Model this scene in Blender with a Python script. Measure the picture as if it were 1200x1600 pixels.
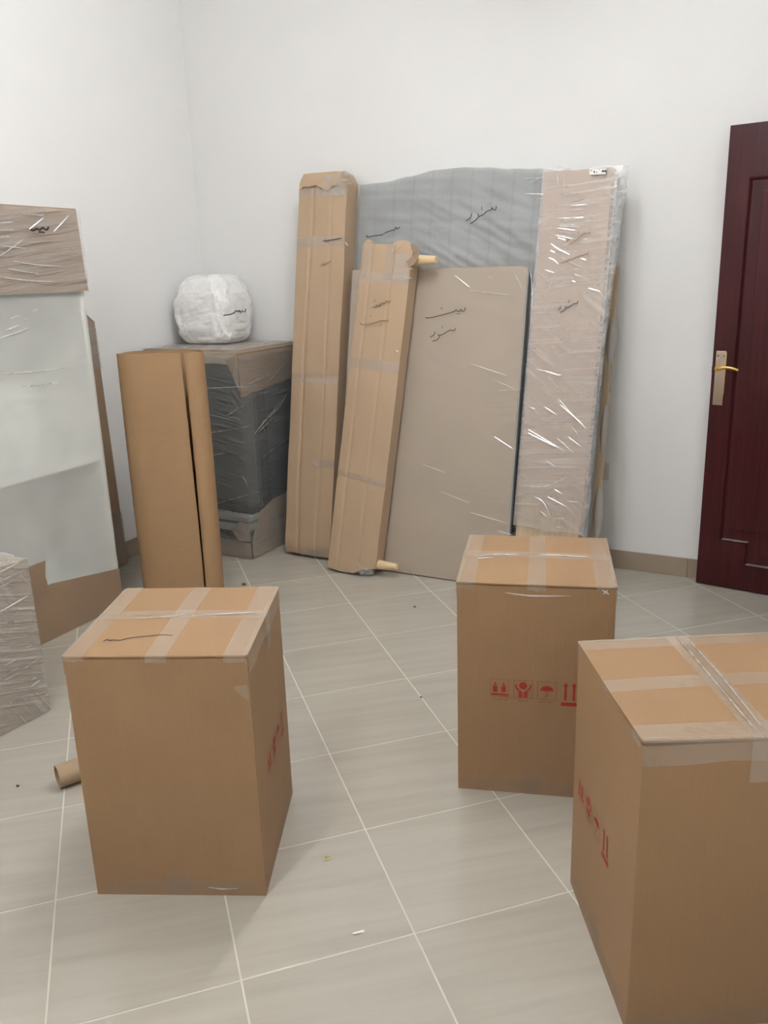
import bpy, bmesh, math, random
from mathutils import Vector, Matrix, noise
from mathutils.bvhtree import BVHTree

random.seed(7)
SC = bpy.context.scene
COL = SC.collection
for o in list(bpy.data.objects):
    bpy.data.objects.remove(o)

# ------------------------------------------------------------------ camera
CAM = Vector((0.742, -1.500, 1.541))
CR = Vector((0.8884, 0.4581, -0.0305)).normalized()
CF = Vector((-0.4480, 0.8513, -0.2747)).normalized()
CU = CR.cross(CF).normalized()
CR = CF.cross(CU).normalized()
FPX = 1310.3
cam_d = bpy.data.cameras.new('camera')
cam_d.sensor_fit = 'VERTICAL'
cam_d.sensor_height = 24.0
cam_d.lens = 24.0 * FPX / 1600.0
cam_d.clip_start = 0.02
cam = bpy.data.objects.new('camera', cam_d)
COL.objects.link(cam)
m = Matrix((CR, CU, -CF)).transposed().to_4x4()
m.translation = CAM
cam.matrix_world = m
SC.camera = cam

# ------------------------------------------------------------------ world, exposure
w = bpy.data.worlds.new('world')
SC.world = w
w.use_nodes = True
w.node_tree.nodes['Background'].inputs[0].default_value = (0.9, 0.93, 1.0, 1)
w.node_tree.nodes['Background'].inputs[1].default_value = 0.05
SC.view_settings.view_transform = 'Standard'
SC.view_settings.look = 'None'
SC.view_settings.gamma = 1.0
SC.view_settings.use_curve_mapping = False
SC.view_settings.exposure = 1.26

ROOM_X0, ROOM_X1 = -2.72, 1.22
ROOM_Y0, ROOM_Y1 = -2.40, 2.77
ROOM_H = 3.25
LAMPS = [(-0.55, 0.98, 80.0), (-0.45, -1.40, 71.0)]     # x, y, emission strength of the two fluorescent battens (their tubes are built below)

# ------------------------------------------------------------------ pixel helpers
def ray(u, v):
    return (CR * ((u - 600) / FPX) - CU * ((v - 800) / FPX) + CF)

# ------------------------------------------------------------------ materials
def lin(r, g, b):
    def f(c):
        c /= 255.0
        return c / 12.92 if c <= 0.04045 else ((c + 0.055) / 1.055) ** 2.4
    return (f(r), f(g), f(b), 1.0)

class NT:
    def __init__(s, name):
        s.m = bpy.data.materials.new(name)
        s.m.use_nodes = True
        s.t = s.m.node_tree
        s.t.nodes.clear()
        s.out = s.n('ShaderNodeOutputMaterial')
    def n(s, kind, **kw):
        nd = s.t.nodes.new(kind)
        for k, v in kw.items():
            if k in nd.inputs.keys():
                nd.inputs[k].default_value = v
            else:
                setattr(nd, k, v)
        return nd
    def l(s, a, b):
        s.t.links.new(a, b)
    def coord(s, rot=(0, 0, 0), scale=(1, 1, 1), rand=0.0):
        tc = s.n('ShaderNodeTexCoord')
        src = tc.outputs['Object']
        if rand:
            oi = s.n('ShaderNodeObjectInfo')
            ml = s.n('ShaderNodeMath', operation='MULTIPLY')
            ml.inputs[1].default_value = rand
            s.l(oi.outputs['Random'], ml.inputs[0])
            ad = s.n('ShaderNodeVectorMath', operation='ADD')
            s.l(src, ad.inputs[0])
            s.l(ml.outputs[0], ad.inputs[1])
            src = ad.outputs[0]
        a = s.n('ShaderNodeMapping')
        a.inputs['Rotation'].default_value = rot
        s.l(src, a.inputs['Vector'])
        b = s.n('ShaderNodeMapping')
        b.inputs['Scale'].default_value = scale
        s.l(a.outputs[0], b.inputs['Vector'])
        return b.outputs[0]
    def noise(s, vec, scale=5.0, detail=3.0, rough=0.5):
        nd = s.n('ShaderNodeTexNoise')
        nd.inputs['Scale'].default_value = scale
        nd.inputs['Detail'].default_value = detail
        nd.inputs['Roughness'].default_value = rough
        s.l(vec, nd.inputs['Vector'])
        return nd.outputs['Fac']
    def ramp(s, fac, stops):
        r = s.n('ShaderNodeValToRGB')
        el = r.color_ramp.elements
        while len(el) < len(stops):
            el.new(0.5)
        for e, (p, c) in zip(el, stops):
            e.position = p
            e.color = c if len(c) == 4 else (*c, 1)
        s.l(fac, r.inputs[0])
        return r.outputs[0]
    def g(s, v):
        return (v, v, v, 1)
    def math(s, op, a, b=None, clamp=False):
        nd = s.n('ShaderNodeMath', operation=op)
        nd.use_clamp = clamp
        for i, x in enumerate((a, b)):
            if x is None:
                continue
            if isinstance(x, (int, float)):
                nd.inputs[i].default_value = x
            else:
                s.l(x, nd.inputs[i])
        return nd.outputs[0]
    def bump(s, h, strength=0.3, dist=0.01):
        nd = s.n('ShaderNodeBump')
        nd.inputs['Strength'].default_value = strength
        nd.inputs['Distance'].default_value = dist
        s.l(h, nd.inputs['Height'])
        return nd.outputs[0]
    def pbr(s, color, rough=0.6, normal=None, spec=0.5, metal=0.0):
        p = s.n('ShaderNodeBsdfPrincipled')
        for nm, v in (('Base Color', color), ('Roughness', rough), ('Specular IOR Level', spec), ('Metallic', metal)):
            if isinstance(v, (int, float, tuple)):
                p.inputs[nm].default_value = v
            else:
                s.l(v, p.inputs[nm])
        if normal is not None:
            s.l(normal, p.inputs['Normal'])
        s.l(p.outputs[0], s.out.inputs[0])
        return p

def mul(c, k):
    return (c[0] * k, c[1] * k, c[2] * k, 1)

def m_plain(name, col, rough=0.6, spec=0.5, metal=0.0, var=0.06, nscale=8.0, bump=0.0):
    t = NT(name)
    v = t.coord()
    f = t.noise(v, nscale, 4)
    c = t.ramp(f, [(0.3, mul(col, 1 - var)), (0.7, mul(col, 1 + var))])
    nrm = t.bump(t.noise(v, nscale * 12, 2), bump, 0.002) if bump else None
    t.pbr(c, rough, nrm, spec, metal)
    return t.m

def m_card(name, col, axis='z', rough=0.60, spec=0.38, lines=140.0, amount=0.05, bump=0.25):
    """kraft corrugated cardboard: blotches, fibres and faint flute lines"""
    t = NT(name)
    v = t.coord(rand=13.0)
    big = t.noise(v, 2.2, 4)
    fib = t.noise(t.coord(scale=(14, 14, 240) if axis == 'x' else (240, 240, 10)), 1.0, 3)
    spk = t.noise(v, 260.0, 2)
    a = t.math('ADD', t.math('MULTIPLY', big, 0.55), t.math('MULTIPLY', fib, 0.25))
    a = t.math('ADD', a, t.math('MULTIPLY', spk, 0.2))
    c = t.ramp(a, [(0.36, mul(col, 1 - amount * 1.6)), (0.64, mul(col, 1 + amount))])
    wv = t.n('ShaderNodeTexWave', wave_type='BANDS', bands_direction='X' if axis == 'z' else 'Z')
    wv.inputs['Scale'].default_value = lines / 6.28 * 3
    wv.inputs['Distortion'].default_value = 0.6
    t.l(v, wv.inputs['Vector'])
    h = t.math('ADD', t.math('MULTIPLY', wv.outputs['Fac'], 0.25), t.math('MULTIPLY', t.noise(v, 9, 3), 1.0))
    t.pbr(c, rough, t.bump(h, bump, 0.004), spec)
    return t.m

def m_film(name, haze=0.18, gloss=0.22, ang=0.2, density=46.0, bump=0.8, rough=0.16, tint=(0.93, 0.92, 0.90), plane='xz', dist=0.012, mask=(0.42, 0.62), mscale=3.2, flat=False):
    """stretch film: clear, hazy where it is bunched, with taut wrinkles that glint"""
    t = NT(name)
    if plane == 'xz':
        rot, sc = (0, ang, 0), (density * 0.05, 6.0, density)
        rot2 = (0, ang - 0.75, 0)
    else:
        rot, sc = (ang, 0, 0), (6.0, density * 0.05, density)
        rot2 = (ang - 0.75, 0, 0)
    s1 = t.noise(t.coord(rot, sc), 1.0, 3, 0.55)
    s2 = t.noise(t.coord(rot2, tuple(x * 0.75 for x in sc)), 1.0, 3, 0.55)
    v = t.coord(rand=7.0)
    mk = t.noise(v, mscale, 3)
    mk1 = t.ramp(mk, [(mask[0], t.g(0)), (mask[1], t.g(1))])
    mk2 = t.ramp(mk, [(1 - mask[1] - 0.04, t.g(1)), (1 - mask[0] - 0.04, t.g(0))])
    r1 = t.ramp(s1, [(0.48, t.g(0)), (0.66, t.g(1))])
    r2 = t.ramp(s2, [(0.52, t.g(0)), (0.68, t.g(1))])
    h = t.math('ADD', t.math('MULTIPLY', r1, mk1), t.math('MULTIPLY', r2, mk2))
    fine = t.noise(t.coord(rot, (sc[0] * 1.5, sc[1], sc[2] * 3.2)), 1.0, 2)
    h = t.math('ADD', h, t.math('MULTIPLY', fine, 0.25))
    h = t.math('ADD', h, t.math('MULTIPLY', t.noise(v, 16, 3), 0.5))
    nrm = t.bump(h, bump, dist)
    tr = t.n('ShaderNodeBsdfTransparent')
    df = t.n('ShaderNodeBsdfDiffuse')
    df.inputs['Color'].default_value = (*tint, 1)
    gl = t.n('ShaderNodeBsdfGlossy')
    gl.inputs['Roughness'].default_value = rough
    if not flat:
        t.l(nrm, df.inputs['Normal'])
        t.l(nrm, gl.inputs['Normal'])
    hz = t.math('ADD', t.math('MULTIPLY', t.noise(v, 2.5, 2) if flat else h, haze * 0.55), haze * 0.55, clamp=True)
    m1 = t.n('ShaderNodeMixShader')
    t.l(hz, m1.inputs[0])
    t.l(tr.outputs[0], m1.inputs[1])
    t.l(df.outputs[0], m1.inputs[2])
    m2 = t.n('ShaderNodeMixShader')
    lw = t.n('ShaderNodeLayerWeight')
    lw.inputs['Blend'].default_value = 0.25
    t.l(t.math('ADD', t.math('MULTIPLY', lw.outputs['Fresnel'], 0.35), gloss * 0.45, clamp=True), m2.inputs[0])
    t.l(m1.outputs[0], m2.inputs[1])
    t.l(gl.outputs[0], m2.inputs[2])
    t.l(m2.outputs[0], t.out.inputs[0])
    return t.m

def m_tape(name, tint=(0.74, 0.62, 0.50), cover=0.24, rough=0.13, gloss=0.07, bump=0.25):
    t = NT(name)
    v = t.coord(rand=5.0)
    h = t.math('ADD', t.noise(v, 34, 3), t.math('MULTIPLY', t.noise(v, 6, 2), 1.2))
    nrm = t.bump(h, bump, 0.006)
    tr = t.n('ShaderNodeBsdfTransparent')
    df = t.n('ShaderNodeBsdfDiffuse')
    df.inputs['Color'].default_value = (*tint, 1)
    gl = t.n('ShaderNodeBsdfGlossy')
    gl.inputs['Roughness'].default_value = rough
    t.l(nrm, gl.inputs['Normal'])
    m1 = t.n('ShaderNodeMixShader')
    t.l(t.ramp(t.noise(v, 12, 3), [(0.3, t.g(cover * 0.7)), (0.7, t.g(cover * 1.25))]), m1.inputs[0])
    t.l(tr.outputs[0], m1.inputs[1])
    t.l(df.outputs[0], m1.inputs[2])
    m2 = t.n('ShaderNodeMixShader')
    m2.inputs[0].default_value = gloss
    t.l(m1.outputs[0], m2.inputs[1])
    t.l(gl.outputs[0], m2.inputs[2])
    t.l(m2.outputs[0], t.out.inputs[0])
    return t.m

def m_tile():
    t = NT('porcelain_tile')
    v = t.coord(rand=31.0)
    st = t.noise(t.coord((0, 0, 0.10), (1.6, 22, 1), rand=31.0), 1.0, 5, 0.6)
    bl = t.noise(v, 3.0, 3)
    f = t.math('ADD', t.math('MULTIPLY', st, 0.7), t.math('MULTIPLY', bl, 0.3))
    c = t.ramp(f, [(0.33, lin(170, 164, 152)), (0.5, lin(177, 171, 159)), (0.66, lin(181, 176, 164))])
    r = t.math('ADD', t.math('MULTIPLY', bl, 0.08), 0.10)
    t.pbr(c, r, t.bump(t.noise(v, 5.0, 2), 0.02, 0.004), 0.5)
    return t.m

def m_wood(name, col, dark, scale=(60, 60, 2.2), rough=0.5, spec=0.4, contrast=(0.35, 0.65)):
    t = NT(name)
    f = t.noise(t.coord(scale=scale), 1.0, 5, 0.6)
    c = t.ramp(f, [(contrast[0], dark), (contrast[1], col)])
    t.pbr(c, rough, t.bump(f, 0.12, 0.002), spec)
    return t.m

def m_fabric():
    t = NT('grey_blue_fabric')
    v = t.coord()
    wv = t.n('ShaderNodeTexWave', wave_type='BANDS', bands_direction='X')
    wv.inputs['Scale'].default_value = 2.9
    wv.inputs['Distortion'].default_value = 0.25
    t.l(v, wv.inputs['Vector'])
    ln = t.ramp(wv.outputs['Fac'], [(0.0, t.g(0.80)), (0.07, t.g(1.0))])
    weave = t.noise(t.coord(scale=(60, 60, 460)), 1.0, 2)
    cl = t.noise(v, 4.0, 4)
    f = t.math('ADD', t.math('MULTIPLY', weave, 0.5), t.math('MULTIPLY', cl, 0.5))
    c = t.ramp(f, [(0.35, lin(152, 155, 156)), (0.65, lin(172, 175, 175))])
    mx = t.n('ShaderNodeMix', data_type='RGBA', blend_type='MULTIPLY')
    mx.inputs['Factor'].default_value = 0.42
    t.l(c, mx.inputs['A'])
    t.l(ln, mx.inputs['B'])
    t.pbr(mx.outputs['Result'], 0.85, t.bump(t.math('ADD', weave, t.math('MULTIPLY', cl, 3.0)), 0.25, 0.006), 0.2)
    return t.m

def m_emit(name, strength):
    t = NT(name)
    e = t.n('ShaderNodeEmission')
    e.inputs[0].default_value = (0.972, 0.985, 1.0, 1)
    e.inputs[1].default_value = strength
    t.l(e.outputs[0], t.out.inputs[0])
    return t.m

M = {}
M['wall'] = m_plain('white_wall_paint', lin(238, 237, 235), 0.55, 0.3, var=0.012, nscale=2.0, bump=0.06)
M['ceiling'] = m_plain('white_ceiling_paint', lin(238, 238, 236), 0.8, 0.2, var=0.01)
M['tile'] = m_tile()
M['grout'] = m_plain('pale_grout', lin(205, 200, 186), 0.8, 0.2, var=0.05, nscale=20)
M['skirt'] = m_plain('beige_skirting_tile', lin(160, 144, 126), 0.3, 0.45, var=0.06, nscale=7)
M['kraft'] = m_card('kraft_cardboard', lin(154, 122, 89))
M['kraft_in'] = m_plain('corrugated_edge', lin(150, 112, 76), 0.9, 0.1, var=0.2, nscale=120)
M['kraft_roll'] = m_card('rolled_kraft', lin(166, 133, 98), axis='x', lines=90, bump=0.15)
M['kraft_pack'] = m_card('pack_kraft', lin(180, 155, 128), amount=0.035, bump=0.18)
M['kraft_grey'] = m_card('greyish_kraft', lin(174, 157, 139), axis='x', amount=0.04, bump=0.12)
M['kraft_pink'] = m_card('pale_pink_kraft', lin(190, 168, 149), axis='x', amount=0.02, bump=0.06)
M['kraft_brown'] = m_card('brown_kraft', lin(150, 126, 103), axis='x', amount=0.07, bump=0.3)
M['film'] = m_film('stretch_film', 0.22, 0.16, 0.12)
M['film_pink'] = m_film('stretch_film_layers', 0.38, 0.10, 0.10, 40, 0.16, rough=0.18, tint=(0.86, 0.79, 0.75), mask=(0.40, 0.70))
M['film_soft'] = m_film('stretch_film_soft', 0.13, 0.06, 0.10, 40, 0.35, rough=0.28, tint=(0.90, 0.87, 0.82), mask=(0.5, 0.7))
M['film_side'] = m_film('stretch_film_bands', 0.40, 0.16, -0.32, 60, 0.6, tint=(0.82, 0.77, 0.71), mask=(0.34, 0.54))
M['film_dark'] = m_film('stretch_film_over_dark', 0.20, 0.10, -0.18, 60, 0.9, rough=0.2, tint=(0.80, 0.83, 0.82), mask=(0.4, 0.6))
M['film_case'] = m_film('stretch_film_over_white', 0.42, 0.05, -0.30, 26, 0.05, rough=0.3, tint=(0.96, 0.97, 0.93), mask=(0.30, 0.85), flat=True)
M['film_clear'] = m_film('loose_clear_film', 0.34, 0.16, 0.9, 30, 0.3, tint=(0.96, 0.95, 0.94), mask=(0.3, 0.5))
M['tape'] = m_tape('clear_packing_tape')
M['tape_soft'] = m_tape('clear_packing_tape_pale', (0.70, 0.60, 0.52), 0.30, 0.2, 0.05)
def m_crease():
    t = NT('taut_film_crease')
    tr = t.n('ShaderNodeBsdfTransparent')
    df = t.n('ShaderNodeBsdfDiffuse')
    df.inputs['Color'].default_value = (0.92, 0.90, 0.87, 1)
    gl = t.n('ShaderNodeBsdfGlossy')
    v = t.coord()
    t.l(t.ramp(t.noise(v, 40, 2), [(0.3, t.g(0.22)), (0.7, t.g(0.34))]), gl.inputs['Roughness'])
    m1 = t.n('ShaderNodeMixShader')
    m1.inputs[0].default_value = 0.22
    t.l(tr.outputs[0], m1.inputs[1])
    t.l(df.outputs[0], m1.inputs[2])
    m2 = t.n('ShaderNodeMixShader')
    m2.inputs[0].default_value = 0.55
    t.l(m1.outputs[0], m2.inputs[1])
    t.l(gl.outputs[0], m2.inputs[2])
    t.l(m2.outputs[0], t.out.inputs[0])
    return t.m
M['crease'] = m_crease()
M['tape_faint'] = m_tape('thin_clear_tape', (0.62, 0.52, 0.43), 0.09, 0.16, 0.05)
M['ink'] = m_plain('red_print', lin(158, 48, 38), 0.6, 0.3, var=0.12, nscale=60)
M['ink_faint'] = m_plain('thin_red_print', lin(140, 78, 56), 0.6, 0.3, var=0.05, nscale=60)
M['marker'] = m_plain('black_marker', lin(48, 45, 42), 0.5, 0.3)
M['marker_faint'] = m_plain('faded_marker', lin(128, 104, 82), 0.6, 0.3)
M['fabric'] = m_fabric()
M['foam'] = m_plain('grey_foam_edge', lin(172, 175, 177), 0.85, 0.2)
M['pad'] = m_plain('grey_padding', lin(190, 184, 176), 0.7, 0.3, nscale=14, bump=0.2)
M['wood'] = m_wood('pale_wood', lin(206, 186, 158), lin(184, 162, 132))
M['peg'] = m_wood('turned_pine', lin(228, 203, 164), lin(210, 182, 140), (2, 40, 40), contrast=(0.3, 0.7))
M['door'] = m_wood('mahogany_veneer', lin(70, 22, 26), lin(52, 13, 17), (70, 70, 2.0), 0.34, 0.32)
M['brass'] = m_plain('polished_brass', lin(214, 178, 102), 0.22, 0.5, 1.0)
M['steel'] = m_plain('satin_plate', lin(205, 188, 172), 0.26, 0.5, 1.0)
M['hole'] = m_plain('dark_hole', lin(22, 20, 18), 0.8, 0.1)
M['plastic'] = m_plain('white_plastic', lin(214, 210, 202), 0.35, 0.5, var=0.01)
M['white_lam'] = m_plain('white_laminate', lin(247, 248, 241), 0.35, 0.4, var=0.012, nscale=3)
M['dark_lam'] = m_plain('charcoal_laminate', lin(78, 82, 80), 0.4, 0.4, var=0.1, nscale=5)
M['navy_lam'] = m_plain('blue_black_side', lin(48, 54, 62), 0.3, 0.5, var=0.1, nscale=5)
M['pale_slab'] = m_plain('pale_grey_slab', lin(178, 180, 172), 0.4, 0.4)
M['label'] = m_plain('white_sticker', lin(236, 235, 232), 0.4, 0.4, var=0.01)
M['tube'] = m_plain('tube_board', lin(168, 146, 120), 0.7, 0.25, var=0.08, nscale=12)
M['tube_in'] = m_plain('tube_inside', lin(130, 106, 80), 0.85, 0.15)
M['yellow'] = m_plain('pale_yellow_rubber', lin(206, 196, 130), 0.5, 0.4)
M['crumb'] = m_plain('dark_crumb', lin(92, 78, 60), 0.8, 0.2)
M['paper'] = m_plain('white_paper', lin(226, 222, 212), 0.7, 0.2)
M['lamp_body'] = m_plain('white_lamp_body', lin(235, 235, 232), 0.4, 0.4)

def m_bundle():
    t = NT('white_wrapped_plastic')
    v = t.coord()
    s = t.noise(t.coord((0.5, 0.2, 0), (5, 5, 30)), 1.0, 4)
    b = t.noise(v, 14, 4)
    h = t.math('ADD', s, t.math('MULTIPLY', b, 1.4))
    c = t.ramp(b, [(0.3, lin(238, 237, 234)), (0.7, lin(248, 247, 246))])
    p = t.pbr(c, 0.22, t.bump(h, 0.5, 0.02), 0.6)
    return t.m
M['bundle'] = m_bundle()

# ------------------------------------------------------------------ mesh helpers
class MB:
    def __init__(s):
        s.v, s.f = [], []
    def add(s, vs, fs):
        k = len(s.v)
        s.v += [tuple(x) for x in vs]
        s.f += [tuple(i + k for i in f) for f in fs]
        return s
    def box(s, x0, x1, y0, y1, z0, z1):
        return s.add([(x0, y0, z0), (x1, y0, z0), (x1, y1, z0), (x0, y1, z0), (x0, y0, z1), (x1, y0, z1), (x1, y1, z1), (x0, y1, z1)],
                     [(0, 3, 2, 1), (4, 5, 6, 7), (0, 1, 5, 4), (1, 2, 6, 5), (2, 3, 7, 6), (3, 0, 4, 7)])
    def grid(s, fn, us, vs):
        k = len(s.v)
        nu, nv = len(us), len(vs)
        for b in vs:
            for a in us:
                s.v.append(tuple(fn(a, b)))
        for j in range(nv - 1):
            for i in range(nu - 1):
                p = k + j * nu + i
                s.f.append((p, p + 1, p + nu + 1, p + nu))
        return s
    def prism(s, pts, off):
        """polygon pts (3D) extruded by vector off"""
        n = len(pts)
        off = Vector(off)
        a = [Vector(p) for p in pts]
        s.add([*a, *[p + off for p in a]], [tuple(range(n)), tuple(reversed(range(n, 2 * n)))] +
              [(i, i + n, (i + 1) % n + n, (i + 1) % n) for i in range(n)])
        return s
    def tube(s, path, radii, seg=12, caps=True):
        k = len(s.v)
        path = [Vector(p) for p in path]
        if isinstance(radii, (int, float)):
            radii = [radii] * len(path)
        for i, p in enumerate(path):
            d = (path[min(i + 1, len(path) - 1)] - path[max(i - 1, 0)]).normalized()
            a = d.orthogonal().normalized() if abs(d.z) > 0.95 else d.cross(Vector((0, 0, 1))).normalized()
            b = d.cross(a)
            for q in range(seg):
                t = 2 * math.pi * q / seg
                s.v.append(tuple(p + (a * math.cos(t) + b * math.sin(t)) * radii[i]))
        for i in range(len(path) - 1):
            for q in range(seg):
                s.f.append((k + i * seg + q, k + i * seg + (q + 1) % seg, k + (i + 1) * seg + (q + 1) % seg, k + (i + 1) * seg + q))
        if caps:
            s.f.append(tuple(k + q for q in reversed(range(seg))))
            e = k + (len(path) - 1) * seg
            s.f.append(tuple(e + q for q in range(seg)))
        return s
    def build(s, name, mat, parent=None, smooth=None, bevel=0.0, merge=True, fixn=True):
        me = bpy.data.meshes.new(name)
        bm = bmesh.new()
        bv = [bm.verts.new(p) for p in s.v]
        for f in s.f:
            if len(set(f)) > 2:
                try:
                    bm.faces.new([bv[i] for i in f])
                except ValueError:
                    pass
        if merge:
            bmesh.ops.remove_doubles(bm, verts=bm.verts, dist=1e-6)
        if bevel:
            bmesh.ops.bevel(bm, geom=[e for e in bm.edges if len(e.link_faces) == 2 and e.calc_face_angle(0) > 0.5],
                            offset=bevel, segments=2, affect='EDGES', profile=0.6)
        if fixn:
            bmesh.ops.recalc_face_normals(bm, faces=bm.faces)
        bm.to_mesh(me)
        bm.free()
        if smooth is not None:
            for p in me.polygons:
                p.use_smooth = True
            me.set_sharp_from_angle(angle=smooth)
        me.materials.append(M[mat])
        o = bpy.data.objects.new(name, me)
        COL.objects.link(o)
        if parent:
            o.parent = parent
        return o

def lsp(a, b, n):
    return [a + (b - a) * i / (n - 1) for i in range(n)]

def tag(o, label, cat, group=None):
    o['label'] = label
    o['category'] = cat
    if group:
        o['group'] = group
    return o

def struct(o):
    o['kind'] = 'structure'
    return o

def thing(name, label, cat, loc=(0, 0, 0), mat3=None, group=None):
    o = bpy.data.objects.new(name, None)
    o.empty_display_size = 0.1
    COL.objects.link(o)
    mw = (mat3 or Matrix.Identity(3)).to_4x4()
    mw.translation = Vector(loc)
    o.matrix_world = mw
    return tag(o, label, cat, group)

def rotz(deg):
    return Matrix.Rotation(math.radians(deg), 3, 'Z')

def lean3(tilt, roll=0.0, zdeg=0.0):
    """x along width, y into the wall, z up the face; top leans towards +y by tilt, roll turns in the face's own plane"""
    return rotz(zdeg) @ Matrix.Rotation(-tilt, 3, 'X') @ Matrix.Rotation(roll, 3, 'Y')

def nz(x, y, z=0.0):
    return noise.noise((x, y, z))

def px_local(o, u, v, y=0.0):
    """pixel -> point on the local plane y of thing o (its flat front face)"""
    inv = o.matrix_world.inverted()
    a = inv @ CAM
    d = inv.to_3x3() @ ray(u, v)
    t = (y - a.y) / d.y
    return a + d * t

def catmull(pts, k=5):
    if len(pts) < 3:
        return pts
    out = []
    P = [pts[0]] + list(pts) + [pts[-1]]
    for i in range(1, len(P) - 2):
        for j in range(k):
            t = j / k
            p0, p1, p2, p3 = P[i - 1], P[i], P[i + 1], P[i + 2]
            out.append(0.5 * ((2 * p1) + (p2 - p0) * t + (2 * p0 - 5 * p1 + 4 * p2 - p3) * t * t + (3 * p1 - p0 - 3 * p2 + p3) * t ** 3))
    out.append(pts[-1])
    return out

def ribbon(mb, pts, width, nrm):
    """flat pen stroke along pts, facing nrm"""
    pts = catmull([Vector(p) for p in pts])
    n = len(pts)
    vs, fs = [], []
    for i, p in enumerate(pts):
        d = (pts[min(i + 1, n - 1)] - pts[max(i - 1, 0)])
        if d.length < 1e-9:
            d = Vector((1, 0, 0))
        s = d.normalized().cross(nrm).normalized()
        k = width * 0.5 * (0.55 + 0.45 * min(1, min(i, n - 1 - i) / 2.0 + 0.3))
        vs += [p + s * k, p - s * k]
    for i in range(n - 1):
        fs.append((2 * i, 2 * i + 1, 2 * i + 3, 2 * i + 2))
    mb.add(vs, fs)

def zoomed(x0, y0, sc, strokes):
    return [[(x0 + x * sc, y0 + y * sc) for x, y in st] for st in strokes]

def writing(o, strokes, width, y, mat='marker', name='marker_writing'):
    mb = MB()
    for st in strokes:
        ribbon(mb, [px_local(o, u, v, y) for u, v in st], width, Vector((0, -1, 0)))
    w = mb.build(name, mat, o, merge=False, fixn=False)
    w['label'] = 'handwritten marker word' if mat == 'marker' else 'faded handwritten marker word'
    return w

def px_plane(o, u, v, axis, val):
    inv = o.matrix_world.inverted()
    a = inv @ CAM
    d = inv.to_3x3() @ ray(u, v)
    return a + d * ((val - a[axis]) / d[axis])

def creases(o, strokes, axis=1, val=0.0, r=0.0016, name='film_creases'):
    """pulled pleats of the film: narrow folds with an upper facet tipped towards the ceiling, tapering at both ends"""
    mb = MB()
    rnd = random.Random(len(strokes) * 31 + int(r * 1e5))
    out = Vector([0, 0, 0])
    out[axis] = -1.0 if axis == 1 else 1.0
    for st in strokes:
        pts = [px_plane(o, u, v, axis, val) for u, v in st]
        if len(pts) == 2:
            pts = [pts[0], (pts[0] + pts[1]) / 2, pts[1]]
        pts = catmull(pts, 4)
        n = len(pts)
        rad = [r * (0.25 + 0.75 * math.sin(math.pi * (i + 0.4) / (n - 0.2))) for i in range(n)]
        if axis == 2:
            mb.tube(pts, rad, 8)
            continue
        tau = math.radians(rnd.uniform(10, 30))
        vs, fs = [], []
        for i, p in enumerate(pts):
            d = (pts[min(i + 1, n - 1)] - pts[max(i - 1, 0)]).normalized()
            up = out.cross(d).normalized()
            if up.z < 0:
                up = -up
            k = rad[i] * 1.25
            vs += [p + up * k, p - up * k * 0.7 + out * (1.7 * k * math.tan(tau)), p - up * k]
        for i in range(n - 1):
            for q in (0, 1):
                fs.append((3 * i + q, 3 * i + q + 1, 3 * i + q + 4, 3 * i + q + 3))
        mb.add(vs, fs)
    c = mb.build(name, 'crease', o, smooth=0.3, fixn=False)
    c['kind'] = 'stuff'
    return c

# ------------------------------------------------------------------ the room
TILE = 0.42
GAP = 0.0048

def clip_poly(poly, x0, x1, y0, y1):
    for ax, lim, sg in ((0, x0, 1), (0, x1, -1), (1, y0, 1), (1, y1, -1)):
        out = []
        for i in range(len(poly)):
            a, b = poly[i], poly[(i + 1) % len(poly)]
            da, db = (a[ax] - lim) * sg, (b[ax] - lim) * sg
            if da >= 0:
                out.append(a)
            if (da >= 0) != (db >= 0):
                t = da / (da - db)
                out.append((a[0] + (b[0] - a[0]) * t, a[1] + (b[1] - a[1]) * t))
        poly = out
        if len(poly) < 3:
            return []
    return poly

floor = struct(MB().box(ROOM_X0 - 0.1, ROOM_X1 + 1.2, ROOM_Y0 - 0.1, ROOM_Y1 + 0.1, -0.08, -0.0008).build('floor', 'grout'))
c45 = math.sqrt(0.5)
hs = TILE / 2 - GAP / 2
full = None
for i in range(-14, 14):
    for j in range(-14, 14):
        cx, cy = (i + 0.5) * TILE, (j + 0.5) * TILE
        wx, wy = (cx - cy) * c45, (cx + cy) * c45
        sq = [(-hs, -hs), (hs, -hs), (hs, hs), (-hs, hs)]
        wp = [(wx + (a - b) * c45, wy + (a + b) * c45) for a, b in sq]
        cl = clip_poly(wp, ROOM_X0 + 0.002, ROOM_X1 - 0.002, ROOM_Y0 + 0.002, ROOM_Y1 - 0.002)
        if len(cl) < 3:
            continue
        loc = [(((x - wx) + (y - wy)) * c45, (-(x - wx) + (y - wy)) * c45) for x, y in cl]
        area = abs(sum(loc[k][0] * loc[(k + 1) % len(loc)][1] - loc[(k + 1) % len(loc)][0] * loc[k][1] for k in range(len(loc)))) / 2
        if area < 0.0004:
            continue
        whole = area > (2 * hs) ** 2 * 0.9999
        if whole and full:
            o = bpy.data.objects.new('tile', full)
            COL.objects.link(o)
            o.parent = floor
        else:
            o = MB().prism([(x, y, 0.0) for x, y in loc], (0, 0, -0.006)).build('tile', 'tile', floor, bevel=0.0006 if whole else 0)
            if whole:
                full = o.data
        o.location = (wx, wy, 0)
        o.rotation_euler = (0, 0, math.pi / 4)

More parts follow.
